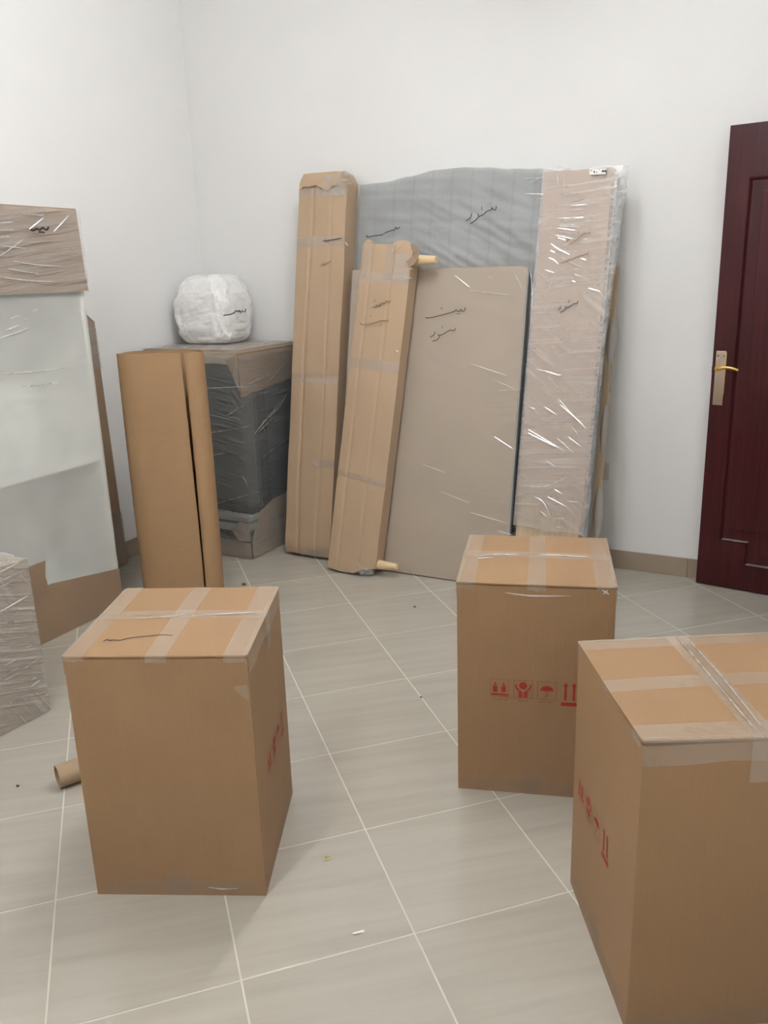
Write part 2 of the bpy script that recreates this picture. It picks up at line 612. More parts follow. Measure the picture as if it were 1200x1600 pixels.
T = 0.12
struct(MB().box(ROOM_X0 - T, ROOM_X1 + T, ROOM_Y1, ROOM_Y1 + T, -0.02, ROOM_H).build('wall_back', 'wall'))
struct(MB().box(ROOM_X0 - T, ROOM_X0, ROOM_Y0, ROOM_Y1, -0.02, ROOM_H).build('wall_left', 'wall'))
struct(MB().box(ROOM_X0 - T, ROOM_X1 + T, ROOM_Y0 - T, ROOM_Y0, -0.02, ROOM_H).build('wall_front', 'wall'))
DY0, DY1, DH = 1.66, 2.60, 2.13
struct(MB().box(ROOM_X1, ROOM_X1 + T, ROOM_Y0, DY0, -0.02, ROOM_H).box(ROOM_X1, ROOM_X1 + T, DY1, ROOM_Y1, -0.02, ROOM_H)
       .box(ROOM_X1, ROOM_X1 + T, DY0, DY1, DH, ROOM_H).build('wall_right', 'wall'))
struct(MB().box(ROOM_X1 + 1.1, ROOM_X1 + 1.2, 1.0, ROOM_Y1, -0.02, ROOM_H).build('wall_hall', 'wall'))
struct(MB().box(ROOM_X0 - T, ROOM_X1 + 1.2, ROOM_Y0 - T, ROOM_Y1 + T, ROOM_H, ROOM_H + 0.1).build('ceiling', 'ceiling'))
struct(MB().box(ROOM_X1 - 0.012, ROOM_X1 + T + 0.012, DY0, DY0 + 0.035, 0, DH).box(ROOM_X1 - 0.012, ROOM_X1 + T + 0.012, DY1 - 0.035, DY1, 0, DH)
       .box(ROOM_X1 - 0.012, ROOM_X1 + T + 0.012, DY0 + 0.035, DY1 - 0.035, DH - 0.035, DH).build('trim_1', 'door', bevel=0.003))

def baseboard(name, p0, d, length, nrm):
    """a row of skirting tiles; d = direction along the wall, nrm = into the room"""
    L = 0.42
    d, nrm = Vector(d), Vector(nrm)
    mb = MB()
    a = Vector(p0)
    mb.prism([a, a + d * length, a + d * length + nrm * 0.004, a + nrm * 0.004], (0, 0, 0.098))
    root = struct(mb.build(name, 'grout'))
    k = 0.0
    while k < length - 0.01:
        e = min(k + L, length)
        q = MB().prism([a + d * (k + 0.0012) + nrm * 0.0015, a + d * (e - 0.0012) + nrm * 0.0015, a + d * (e - 0.0012) + nrm * 0.011, a + d * (k + 0.0012) + nrm * 0.011],
                       (0, 0, 0.1))
        q.build('tile', 'skirt', root, bevel=0.0015)
        k = e
baseboard('baseboard_back', (ROOM_X0 + 0.012, ROOM_Y1, 0.0), (1, 0, 0), ROOM_X1 - ROOM_X0 - 0.024, (0, -1, 0))
baseboard('baseboard_left', (ROOM_X0, ROOM_Y0 + 0.012, 0.0), (0, 1, 0), ROOM_Y1 - ROOM_Y0 - 0.024, (1, 0, 0))
baseboard('baseboard_front', (ROOM_X0 + 0.012, ROOM_Y0, 0.0), (1, 0, 0), ROOM_X1 - ROOM_X0 - 0.024, (0, 1, 0))
baseboard('baseboard_right', (ROOM_X1, ROOM_Y0 + 0.012, 0.0), (0, 1, 0), DY0 - ROOM_Y0 - 0.014, (-1, 0, 0))

# fluorescent battens on the ceiling (above the frame); the tube itself is the light
for k, (lx, ly, st) in enumerate(LAMPS):
    t = thing('ceiling_lamp', ['white ceiling batten with a fluorescent tube over the moving cartons', 'white ceiling batten with a fluorescent tube at the empty end of the room'][k],
              'lamp', (lx, ly, ROOM_H), rotz(90), group='ceiling lamps')
    MB().box(-0.62, 0.62, -0.032, 0.032, -0.045, 0.0).build('lamp_body', 'lamp_body', t, bevel=0.004)
    for sx in (-0.612, 0.612):
        MB().box(sx - 0.008, sx + 0.008, -0.018, 0.018, -0.105, -0.04).build('tube_holder', 'lamp_body', t, bevel=0.003)
    M['tube_light_%d' % k] = m_emit('lit_tube_%d' % k, st)
    MB().tube([(-0.60, 0, -0.085), (0.60, 0, -0.085)], 0.017, 16).build('fluorescent_tube', 'tube_light_%d' % k, t, smooth=0.8)

# ------------------------------------------------------------------ the open door leaf
ang = -7.84
door = thing('door_1', 'open dark mahogany door standing against the back wall', 'door', (0.284, 2.69, 0.0), rotz(ang))
struct(door)
DW, DT = 0.90, 0.040
MB().box(0, DW, 0, DT, 0.006, 2.105).build('leaf', 'door', door, bevel=0.0025)
def door_outline(i):
    a = 0.095 + i
    return [(a, 0.24 + i), (0.215 + i, 0.24 + i), (0.215 + i, 0.13 + i), (DW - 0.215 - i, 0.13 + i), (DW - 0.215 - i, 0.24 + i), (DW - a, 0.24 + i), (DW - a, 1.89 - i), (a, 1.89 - i)]
def moulding(name, i0, i1, h):
    A, Mi, B = door_outline(i0), door_outline((i0 + i1) / 2), door_outline(i1)
    n = len(A)
    mb = MB()
    vs = [(x, 0.0005, z) for x, z in A] + [(x, -h, z) for x, z in Mi] + [(x, 0.0005, z) for x, z in B]
    fs = []
    for r in (0, 1):
        for k in range(n):
            fs.append((r * n + k, r * n + (k + 1) % n, (r + 1) * n + (k + 1) % n, (r + 1) * n + k))
    mb.add(vs, fs).build(name, 'door', door)
moulding('moulding', 0.0, 0.016, 0.007)
q = MB()
q.prism([(x, -0.004, z) for x, z in door_outline(0.060)], (0, 0.0045, 0)).build('door_panel', 'door', door, bevel=0.003)
pl = MB().box(0.015, 0.060, -0.006, 0.0, 0.897, 1.147).build('handle_plate', 'steel', door, bevel=0.002)
for sx in (0.025, 0.050):
    MB().tube([(sx, -0.0058, 1.125), (sx, -0.0066, 1.125)], 0.0032, 12).build('screw', 'hole', pl)
MB().box(0.0595, 0.0625, -0.0055, -0.0005, 0.95, 1.14).build('plate_edge', 'brass', pl)
pth = [(0.028, -0.006, 1.066), (0.028, -0.030, 1.066), (0.032, -0.044, 1.067), (0.045, -0.050, 1.071), (0.070, -0.051, 1.077), (0.100, -0.050, 1.075), (0.128, -0.048, 1.066)]
lv = MB().tube(catmull([Vector(p) for p in pth], 4), [0.0085] * 3 + [0.0075] * 22, 12).build('lever', 'brass', door, smooth=0.9)
MB().tube([(0.028, -0.006, 1.066), (0.028, -0.011, 1.066)], 0.0145, 20).build('rosette', 'brass', lv, smooth=0.7)
MB().box(-0.004, 0.0, 0.010, 0.028, 1.045, 1.075).build('latch', 'steel', door, bevel=0.001)
for hz in (0.25, 1.05, 1.85):
    MB().tube([(DW + 0.006, 0.002, hz - 0.045), (DW + 0.006, 0.002, hz + 0.045)], 0.006, 10).build('hinge', 'brass', door)

# ------------------------------------------------------------------ wall socket
s = thing('wall_socket', 'square white switched wall socket above the skirting on the back wall', 'socket', (-0.272, ROOM_Y1, 0.473))
MB().box(0, 0.088, -0.010, 0, 0, 0.088).build('plate', 'plastic', s, bevel=0.003)
MB().box(0.060, 0.078, -0.0135, -0.009, 0.048, 0.072).build('rocker_switch', 'plastic', s, bevel=0.0012)
for (x, z, a, b) in ((0.040, 0.060, 0.0035, 0.006), (0.029, 0.034, 0.006, 0.0028), (0.052, 0.034, 0.006, 0.0028), (0.069, 0.060, 0.003, 0.0015)):
    MB().box(x - a, x + a, -0.0139 if x > 0.065 else -0.0106, -0.009, z - b, z + b).build('pin_hole', 'hole', s)

# ------------------------------------------------------------------ moving cartons
def circle(cx, cz, r, n=20, a0=0.0, a1=2 * math.pi):
    full_c = abs(a1 - a0 - 2 * math.pi) < 1e-6
    k = n if full_c else n + 1
    return [(cx + r * math.cos(a0 + (a1 - a0) * i / n), cz + r * math.sin(a0 + (a1 - a0) * i / n)) for i in range(k)]

def frame_polys(w, h, t):
    return [[(0, 0), (w, 0), (w, t), (0, t)], [(0, h - t), (w, h - t), (w, h), (0, h)], [(0, t), (t, t), (t, h - t), (0, h - t)], [(w - t, t), (w, t), (w, h - t), (w - t, h - t)]]

def sym_upright():
    p = [[(0.003, 0.004), (0.052, 0.004), (0.052, 0.0105), (0.003, 0.0105)]]
    for x in (0.008, 0.033):
        p += [[(x, 0.015), (x + 0.013, 0.015), (x + 0.013, 0.034), (x, 0.034)], [(x, 0.036), (x + 0.013, 0.036), (x + 0.009, 0.041), (x + 0.0065, 0.050), (x + 0.004, 0.041)]]
    return p, frame_polys(0.055, 0.057, 0.0013)

def sym_hands():
    p = [circle(0.0275, 0.040, 0.0115, 18)]
    p += [[(0.014, 0.003), (0.0255, 0.003), (0.0255, 0.019), (0.019, 0.024), (0.014, 0.021)], [(0.041, 0.003), (0.0295, 0.003), (0.0295, 0.019), (0.036, 0.024), (0.041, 0.021)]]
    p += [[(0.014, 0.022), (0.007, 0.028), (0.004, 0.038), (0.006, 0.046), (0.009, 0.045), (0.0085, 0.036), (0.013, 0.030), (0.018, 0.026)],
          [(0.041, 0.022), (0.048, 0.028), (0.051, 0.038), (0.049, 0.046), (0.046, 0.045), (0.0465, 0.036), (0.042, 0.030), (0.037, 0.026)]]
    return p, frame_polys(0.055, 0.057, 0.0013)

def sym_umbrella():
    can = circle(0.0275, 0.026, 0.0195, 14, 0, math.pi)
    can = [(x, 0.026 + (z - 0.026) * 0.9) for x, z in can]
    can += [(0.0145, 0.029), (0.021, 0.026), (0.0275, 0.029), (0.034, 0.026), (0.0405, 0.029)]
    p = [can, [(0.0265, 0.012), (0.0285, 0.012), (0.0285, 0.030), (0.0265, 0.030)], [(0.0215, 0.009), (0.0285, 0.009), (0.0285, 0.0125), (0.0215, 0.0115)]]
    for x, z in ((0.018, 0.048), (0.027, 0.051), (0.036, 0.049), (0.046, 0.047), (0.010, 0.045)):
        p.append([(x, z), (x + 0.0012, z), (x + 0.003, z + 0.003), (x + 0.0018, z + 0.003)])
    return p, frame_polys(0.055, 0.057, 0.0013)

def sym_arrows():
    p = [[(0.0, -0.018), (0.047, -0.018), (0.047, -0.006), (0.0, -0.006)]]
    for x in (0.006, 0.030):
        p.append([(x + 0.003, 0.0), (x + 0.010, 0.0), (x + 0.010, 0.045), (x + 0.014, 0.045), (x + 0.0065, 0.058), (x - 0.001, 0.045), (x + 0.003, 0.045)])
    return p, []

def text_mesh(body, size):
    cu = bpy.data.curves.new('caption', 'FONT')
    cu.body = body
    cu.size = size
    cu.align_x = 'CENTER'
    ob = bpy.data.objects.new('caption', cu)
    COL.objects.link(ob)
    bpy.context.view_layer.update()
    me = bpy.data.meshes.new_from_object(ob.evaluated_get(bpy.context.evaluated_depsgraph_get()))
    bpy.data.objects.remove(ob)
    vs = [tuple(v.co) for v in me.vertices]
    fs = [tuple(p.vertices) for p in me.polygons]
    bpy.data.meshes.remove(me)
    return vs, fs
CAPTIONS = [text_mesh('THIS SIDE UP', 0.0082), text_mesh('FRAGILE', 0.0088), text_mesh('KEEP  DRY', 0.0090)]

def carton(origin, ang, label, sym_face, sym_x, sym_z, W=0.445, D=0.445, H=0.683, bulge=0.004, lift=0.0, seam=0.5, seed=0):
    c = thing('moving_carton', label, 'box', (*origin, 0.0), rotz(ang), 'moving cartons')
    HB = H - 0.0095                                              # top edge of the walls, flaps lie on it
    def bl(u, v):
        return bulge * math.sin(math.pi * min(1, max(0, u))) * math.sin(math.pi * min(1, max(0, v))) ** 0.8
    def P(face, a, b, off=0.0):
        """point on an outer face: a along the face from its left, b = height"""
        if face == 'front':
            return (a, -bl(a / W, b / HB) - off, b)
        if face == 'back':
            return (W - a, D + bl(a / W, b / HB) + off, b)
        if face == 'right':
            return (W + bl(a / D, b / HB) + off, a, b)
        return (-bl(a / D, b / HB) - off, D - a, b)
    mb = MB()
    for fc, L in (('front', W), ('right', D), ('back', W), ('left', D)):
        mb.grid(lambda a, b: P(fc, a, b), lsp(0, L, 11), lsp(0, HB, 13))
    mb.add([(0, 0, 0), (W, 0, 0), (W, D, 0), (0, D, 0)], [(0, 3, 2, 1)])
    mb.add([(0, 0, HB), (W, 0, HB), (W, D, HB), (0, D, HB)], [(0, 1, 2, 3)])
    mb.build('box_body', 'kraft', c, smooth=0.6, fixn=True)
    ys = D * seam
    def ztop(x, y):
        return H + 0.0035 * math.sin(math.pi * x / W) * math.sin(math.pi * min(1, y / D)) - 0.002 + lift * max(0, (x / W - 0.6) / 0.4) * max(0, 1 - y / ys)
    for (y0, y1) in ((-0.002, ys - 0.0018), (ys + 0.0018, D + 0.002)):
        f = MB()
        f.grid(lambda x, y: (x, y, ztop(x, y)), lsp(-0.002, W + 0.002, 9), lsp(y0, y1, 6))
        f.grid(lambda x, y: (x, y, ztop(x, y) - 0.0045), lsp(-0.002, W + 0.002, 9), lsp(y0, y1, 6))
        xs = lsp(-0.002, W + 0.002, 9)
        yy = lsp(y0, y1, 6)
        for y in (y0, y1):
            f.grid(lambda x, t: (x, y, ztop(x, y) - 0.0045 * t), xs, [0, 1])
        for x in (xs[0], xs[-1]):
            f.grid(lambda y, t: (x, y, ztop(x, y) - 0.0045 * t), yy, [0, 1])
        f.build('flap', 'kraft', c, smooth=0.5)
    # tape: one along the seam, three across, tails folded down the walls
    rnd = random.Random(seed)
    def cross(x0, x1, tf, tb):
        t = MB()
        prof = [('f', z) for z in lsp(HB - tf, HB, 5)] + [('t', y) for y in lsp(-0.003, D + 0.003, 12)] + [('b', z) for z in lsp(HB, HB - tb, 5)]
        def fn(i, k):
            x = x0 + (x1 - x0) * i
            kind, q = prof[k]
            if kind == 't':
                return (x, q, ztop(x, max(0, q)) + 0.0012 + 0.0006 * nz(x * 40, q * 40, seed))
            if kind == 'f':
                p = P('front', x, q + (0.008 * nz(x * 60, seed) if k == 0 else 0), 0.0032)
            else:
                p = P('back', W - x, q, 0.0032)
            return p
        t.grid(fn, lsp(0, 1, 5), list(range(len(prof))))
        t.build('tape', 'tape', c, smooth=0.8)
    for (x0, x1) in ((0.002, 0.050), (0.200, 0.252), (W - 0.056, W - 0.004)):
        cross(x0, x1, 0.005 + 0.006 * rnd.random(), 0.06)
    t = MB()
    prof = [('l', z) for z in lsp(HB - 0.075, HB, 5)] + [('t', x) for x in lsp(-0.003, W + 0.003, 14)] + [('r', z) for z in lsp(HB, HB - 0.085, 5)]
    def fn2(i, k):
        y = ys + (i - 0.5) * 0.052
        kind, q = prof[k]
        if kind == 't':
            return (q, y, ztop(min(W, max(0, q)), y) + 0.0020 + 0.0016 * math.exp(-((i - 0.5) / 0.12) ** 2) * (0.4 + nz(q * 18, seed)))
        if kind == 'l':
            return P('left', D - y, q, 0.0036)
        return P('right', y, q, 0.0036)
    t.grid(fn2, lsp(0, 1, 9), list(range(len(prof)))).build('tape', 'tape', c, smooth=0.8)
    # tape along the top edges of the two end walls, folded over the corner
    for side in ('left', 'right'):
        t = MB()
        def fn3(a, b):
            if b <= 0:
                return P(side, a, HB + b * (0.9 + 0.25 * nz(a * 9, seed)), 0.0026)
            x = -0.003 + b if side == 'left' else W + 0.003 - b
            y = D - a if side == 'left' else a
            return (x, y, ztop(min(W, max(0, x)), y) + 0.0016)
        t.grid(fn3, lsp(0.0, D, 14), [-0.045, -0.03, -0.015, 0, 0.0001, 0.012]).build('tape', 'tape', c, smooth=0.8)
    # the strip that closes the bottom
    t = MB()
    t.grid(lambda a, b: P('front', a, b, 0.0011), lsp(0.03, W - 0.02, 10), [0.002, 0.025, 0.048]).build('tape', 'tape_faint', c, smooth=0.8)
    t = MB()
    t.grid(lambda a, b: P('front', a, b + 0.004 * nz(a * 30, b * 30), 0.0019), lsp(0.19, 0.25, 5), [0.002, 0.03, 0.075]).build('tape', 'tape_faint', c, smooth=0.8)
    t = MB()
    t.grid(lambda a, b: P('right', a, b, 0.0011), lsp(0.01, D - 0.02, 10), [0.002, 0.02, 0.04 + 0.005]).build('tape', 'tape_faint', c, smooth=0.8)
    # handling symbols
    pitch = 0.0685
    for k, fn in enumerate((sym_upright, sym_hands, sym_umbrella, sym_arrows)):
        solid, thin = fn()
        ox = sym_x + pitch * k
        mb = MB()
        for poly in solid:
            mb.add([P(sym_face, ox + x, sym_z + z, 0.0007) for x, z in poly], [tuple(range(len(poly)))])
        s = mb.build('handling_symbol', 'ink', c, merge=False, fixn=False)
        s['label'] = ['red keep upright symbol', 'red handle with care symbol', 'red umbrella symbol', 'red double arrow symbol'][k]
        if thin:
            mb = MB()
            for poly in thin:
                mb.add([P(sym_face, ox + x, sym_z + z, 0.0006) for x, z in poly], [tuple(range(len(poly)))])
            vs, fs = CAPTIONS[k]
            mb.add([P(sym_face, ox + 0.0275 + x, sym_z - 0.012 + z, 0.0006) for x, z, _ in vs], fs)
            mb.build('frame_and_caption', 'ink_faint', s, merge=False, fixn=False)
    c['P'] = 0
    del c['P']
    return c, P, ztop

c1, P1, zt1 = carton((-0.806, -0.233), 24.5, 'brown carton with a pen line on its taped top, beside the cardboard tube', 'right', 0.115, 0.285, seam=0.54, seed=1)
mb = MB()
pts = []
for x, y in ((255, 320), (275, 308), (290, 315), (300, 310), (340, 313), (370, 305), (420, 298), (480, 293), (540, 288), (600, 291)):
    u, v = 80 + x * 0.3167, 900 + y * 0.3167
    inv = c1.matrix_world.inverted()
    a, d = inv @ CAM, inv.to_3x3() @ ray(u, v)
    p = a + d * ((0.686 - a.z) / d.z)
    pts.append((p.x, p.y, zt1(p.x, p.y) + 0.0018))
ribbon(mb, pts, 0.0028, Vector((0, 0, 1)))
mb.build('pen_line', 'marker', c1, merge=False, fixn=False)
MB().add([P1('front', 0.405, 0.600, 0.002), P1('front', 0.441, 0.604, 0.002), P1('front', 0.441, 0.560, 0.002), P1('front', 0.425, 0.578, 0.002)], [(0, 3, 2, 1)]).build('torn_tape', 'tape', c1)
MB().add([P1('front', 0.214, 0.548, 0.002), P1('front', 0.228, 0.545, 0.002), P1('front', 0.233, 0.535, 0.002), P1('front', 0.222, 0.537, 0.002)], [(0, 3, 2, 1)]).build('torn_tape', 'tape', c1)

c2, P2, zt2 = carton((-0.131, 0.594), 16.8, 'brown carton with its red symbols square on, below the tall film-wrapped panel', 'front', 0.097, 0.325, seam=0.545, seed=2)
c3, P3, zt3 = carton((0.291, 0.333), -60.2, 'brown carton whose top flap edge gapes open, tape pleated along its seam', 'front', 0.045, 0.300, W=0.45, D=0.465, lift=0.006, seam=0.5, seed=3)

# ------------------------------------------------------------------ leaning goods
def slab(w, t, top, disp=None, nx=24, nzz=60, left=None, right=None, bottom=None):
    """upright pad: front grid y=-disp, back y=t; top(x) gives its height, left/right(z) shift the side edges"""
    left = left or (lambda z: 0.0)
    right = right or (lambda z: w)
    bottom = bottom or (lambda x: 0.0)
    disp = disp or (lambda x, z: 0.0)
    mb = MB()
    us, vs = lsp(0, 1, nx), lsp(0, 1, nzz)
    def xy(a, b):
        z0 = bottom(a * w)
        z = z0 + (top(a * w) - z0) * b
        x = left(z) + (right(z) - left(z)) * a
        return x, z
    def fr(a, b):
        x, z = xy(a, b)
        return (x, -disp(x, z), z)
    def bk(a, b):
        x, z = xy(a, b)
        return (x, t, z)
    mb.grid(fr, us, vs)
    mb.grid(bk, us, vs)
    def side(fix, which):
        def fn(q, k):
            p = fr(fix, q) if which == 'v' else fr(q, fix)
            r = bk(fix, q) if which == 'v' else bk(q, fix)
            return tuple(p[i] + (r[i] - p[i]) * k for i in range(3))
        return fn
    for fx in (0, 1):
        mb.grid(side(fx, 'v'), vs, [0, 0.5, 1])
        mb.grid(side(fx, 'h'), us, [0, 0.5, 1])
    return mb

def film_wrap(w, t, z0, z1, off, amp=0.002, seed=0, nx=34, nzz=90, ang=0.15, x0=0.0, sides=True, ragged=0.0, ztop=None, soff=0.003):
    """film round the front and both sides, pulled into shallow wrinkles"""
    mb = MB()
    path = []
    if sides:
        path += [(x0 - soff, y) for y in lsp(t * 0.98, 0.006, 4)]
    path += [(x, None) for x in lsp(x0 - soff, w + soff, nx)]
    if sides:
        path += [(w + soff, y) for y in lsp(0.006, t * 0.98, 4)]
    def fn(k, b):
        x, y = path[k]
        z = z0 + ((ztop(x) if ztop else z1) - z0) * b
        if ragged:
            z += ragged * nz(x * 7, seed + 3.3) * (1 if b in (0.0, 1.0) else 0)
        zz = z - x * math.tan(ang)
        wr = amp * (abs(nz(x * 1.7 + seed, zz * 26, seed)) * 1.2 + 0.5 * abs(nz(x * 4 + seed, zz * 60, 2.0)))
        if y is None:
            return (x, -off - wr, z)
        wr *= 0.25
        return (x + (wr if x > w / 2 else -wr), y, z)
    mb.grid(fn, list(range(len(path))), lsp(0, 1, nzz))
    return mb

# --- grey padded headboard
TH = math.atan(0.162)
hb = thing('padded_headboard', 'grey-blue padded headboard with an arched top, under clear film, leaning on the wall', 'headboard',
           (-1.552, 2.382, 0.016), lean3(TH))
HW, HT = 1.35, 0.058
def interp(tab, x):
    if x <= tab[0][0]:
        return tab[0][1]
    for (a, fa), (b, fb) in zip(tab, tab[1:]):
        if x <= b:
            t = (x - a) / (b - a)
            t = t * t * (3 - 2 * t)
            return fa + (fb - fa) * t
    return tab[-1][1]
tops = []
for u, v in ((564, 289), (600, 285), (640, 276), (680, 266), (720, 262), (760, 262), (800, 264), (840, 264), (880, 266), (930, 266)):
    p = px_local(hb, u, v, 0.0)
    tops.append((p.x, p.z))
def hb_disp(x, z):
    edge = min(1, x / 0.05, (HW - x) / 0.05, (interp(tops, x) - z) / 0.05, z / 0.05)
    edge = max(0, edge)
    d = 0.010 * math.sqrt(edge)
    zz = z + 0.55 * (x - 0.5)
    fold = abs(nz(x * 2.6, zz * 19.0, 1.3)) * 0.040 * max(0, min(1, (x - 0.20) / 0.3)) * max(0, 1 - abs(z - 1.62) / 0.42)
    zz2 = z + 0.1 * x
    fold += 0.013 * abs(nz(x * 1.5, zz2 * 24.0, 6.6)) * edge
    fold += 0.006 * nz(x * 11, z * 13, 4.0) * edge
    return d + fold
slab(HW, HT, lambda x: interp(tops, x), hb_disp, 110, 200).build('padded_panel', 'fabric', hb, smooth=1.0)
film_wrap(HW, HT, 0.05, 1.90, 0.034, 0.001, 4, 40, 100, -0.08, soff=0.006, sides=False, ztop=lambda x: interp(tops, x) - 0.006).build('stretch_film', 'film_soft', hb, smooth=1.2)
writing(hb, zoomed(560, 280, 0.2, [
    [(1078, 210), (1070, 240), (1050, 235), (1045, 222), (1035, 240), (1005, 250), (975, 275), (940, 290), (935, 268)],
    [(942, 292), (910, 325), (875, 348)], [(885, 265), (875, 300), (840, 325)], [(962, 213), (965, 242)]]), 0.0042, -0.0375)
writing(hb, zoomed(560, 280, 0.2, [
    [(325, 372), (305, 388), (290, 376), (285, 395), (260, 398), (245, 405), (225, 412), (200, 425)],
    [(195, 428), (175, 435), (120, 443), (70, 452), (63, 434)]]), 0.0042, -0.0375)
# pale wooden board and folded padding behind it
wb = thing('wooden_board', 'pale bare wooden board standing upright behind the film-wrapped panel', 'board', (-0.545, 2.478, 0.0075), lean3(math.atan(0.1645)))
MB().box(0, 0.372, 0, 0.022, 0, 1.55).build('board', 'wood', wb, bevel=0.001)
MB().box(0.3725, 0.374, 0.001, 0.021, 0.95, 1.30).build('tape', 'tape_soft', wb)
def pad(name, zc, hz, bul, parent):
    mb = MB()
    mb.grid(lambda a, b: (0.362 + (bul + 0.012) * math.cos(b) * math.cos(a), 0.014 + 0.026 * math.cos(b) * math.sin(a), zc + hz * math.sin(b) + 0.006 * nz(a, b * 3, zc)),
            lsp(0, 2 * math.pi, 17), lsp(-math.pi / 2, math.pi / 2, 17))
    return mb.build(name, 'pad', parent, smooth=1.2)

# --- flat panel wrapped in cardboard (short, wide)
TC = math.atan(0.197)
pc = thing('flat_panel', 'wide flat panel in beige board and film, leaning against the grey headboard', 'panel', (-1.535, 2.252, 0.006), lean3(TC))
CW, CT, CH = 0.968, 0.030, 1.582
def c_disp(x, z):
    return 0.003 * nz(x * 5, z * 4, 9.0) + 0.0025
slab(CW, CT, lambda x: CH - 0.008 * x / CW - 0.012 * max(0, (x - CW + 0.03) / 0.03), c_disp, 30, 50).build('board_cover', 'kraft_grey', pc, smooth=0.7)
MB().box(CW + 0.001, CW + 0.006, -0.002, CT, 0.02, CH - 0.03).build('foam_edge', 'foam', pc, bevel=0.002)
film_wrap(CW + 0.006, CT, 0.004, CH - 0.012, 0.008, 0.0015, 7, 44, 120, 0.05, ragged=0.004, sides=False).build('stretch_film', 'film_soft', pc, smooth=1.2)
writing(pc, zoomed(640, 440, 0.13333, [
    [(652, 302), (645, 335), (625, 350), (605, 337), (600, 322), (590, 345), (565, 347), (542, 330), (530, 345), (490, 360), (430, 378), (350, 398), (270, 418), (215, 427), (183, 420)],
    [(360, 313), (388, 314)], [(552, 377), (588, 378)]]), 0.0037, -0.0160)
writing(pc, zoomed(640, 440, 0.13333, [
    [(538, 545), (525, 570), (500, 575), (480, 568), (450, 580), (410, 605), (370, 625), (340, 630), (333, 613)],
    [(352, 632), (335, 670), (305, 690), (265, 698)], [(297, 585), (290, 615), (270, 635), (240, 650)], [(380, 520), (386, 548)]]), 0.0037, -0.0160)

# --- tall film-wrapped panel with sticker
TD = math.atan(0.160)
pd = thing('tall_wrapped_panel', 'tall narrow pinkish panel in shiny film with a white sticker on top', 'panel', (-0.552, 2.285, 0.008), lean3(TD, math.atan(0.021)))
DWW, DTT, DHH = 0.345, 0.048, 1.985
slab(DWW - 0.005, DTT, lambda x: DHH + 0.006 * x / DWW, lambda x, z: 0.003 + 0.002 * nz(x * 8, z * 5, 2.0), 20, 50,
     left=lambda z: 0.006, right=lambda z: DWW - 0.014 - 0.012 * max(0, (z - 1.3) / 0.7), bottom=lambda x: 0.46 - 0.10 * x / DWW + 0.015 * math.sin(x * 30)).build('board_cover', 'kraft_pink', pd, smooth=0.7)
MB().box(0.010, DWW - 0.020, 0.004, DTT - 0.002, 0.0, 0.60).build('wood_panel', 'wood', pd, bevel=0.002)
film_wrap(DWW, DTT, 0.30, DHH + 0.004, 0.010, 0.0012, 2, 40, 150, 0.12, ragged=0.03, sides=False).build('stretch_film', 'film_pink', pd, smooth=1.2)
# loose film standing off the right edge, widest at the top corner
mb = MB()
def flap(a, b):
    z = 0.15 + 1.85 * b
    wdt = 0.012 + 0.030 * max(0, (b - 0.55) / 0.45) + 0.012 * abs(nz(b * 9, 1.0))
    x = DWW - 0.002 + wdt * a + 0.004 * nz(b * 24, a * 2, 5)
    return (x, 0.004 + 0.02 * a * a + 0.012 * nz(b * 14, a * 3, 2.5), z)
mb.grid(flap, lsp(-0.25, 1, 6), lsp(0, 1, 90)).build('loose_film', 'film_clear', pd, smooth=1.3)
p0 = px_local(pd, 921, 264, -0.02)
p1 = px_local(pd, 948, 263, -0.02)
p2 = px_local(pd, 946, 272, -0.02)
p3 = px_local(pd, 921, 273, -0.02)
st = MB().prism([p0, p1, p2, p3], (0, 0.0015, 0)).build('sticker', 'label', pd)
st['label'] = 'small white sticker with dark handwritten marks'
mb = MB()
for marks in zoomed(900, 250, 0.075, [[(300, 218), (335, 215)], [(365, 232), (385, 240), (378, 275)], [(428, 240), (432, 270)], [(480, 200), (498, 203)],
                                     [(540, 250), (560, 215), (575, 250)], [(585, 215), (605, 250)], [(600, 205), (625, 235), (612, 250)], [(545, 245), (610, 240)]]):
    ribbon(mb, [px_local(pd, u, v, -0.0212) for u, v in marks], 0.0042, Vector((0, -1, 0)))
mb.build('sticker_writing', 'marker', st, merge=False, fixn=False)
zd = lambda s: zoomed(850, 330, 0.10625, s)
writing(pd, zd([[(680, 300), (665, 325), (620, 325), (600, 318), (590, 340), (560, 350), (510, 395), (470, 430), (420, 465), (365, 490)], [(385, 405), (350, 425), (330, 440)], [(500, 296), (500, 330)]]), 0.0042, -0.0185, 'marker_faint')
writing(pd, zd([[(655, 598), (640, 635), (615, 628), (590, 645), (540, 655), (480, 675), (420, 700), (360, 720), (290, 750), (220, 765)]]), 0.0040, -0.0185, 'marker_faint')
writing(pd, zd([[(500, 1318), (485, 1355), (450, 1360), (410, 1380), (370, 1405), (325, 1420), (312, 1392)], [(325, 1425), (285, 1465), (235, 1490)],
                [(245, 1385), (235, 1430), (205, 1455)], [(365, 1300), (360, 1350)]]), 0.0040, -0.0185)
for zc, hz, bul in ((0.36, 0.15, 0.013), (0.77, 0.14, 0.008), (1.20, 0.13, 0.014)):
    pad('padding', zc, hz, bul, wb)

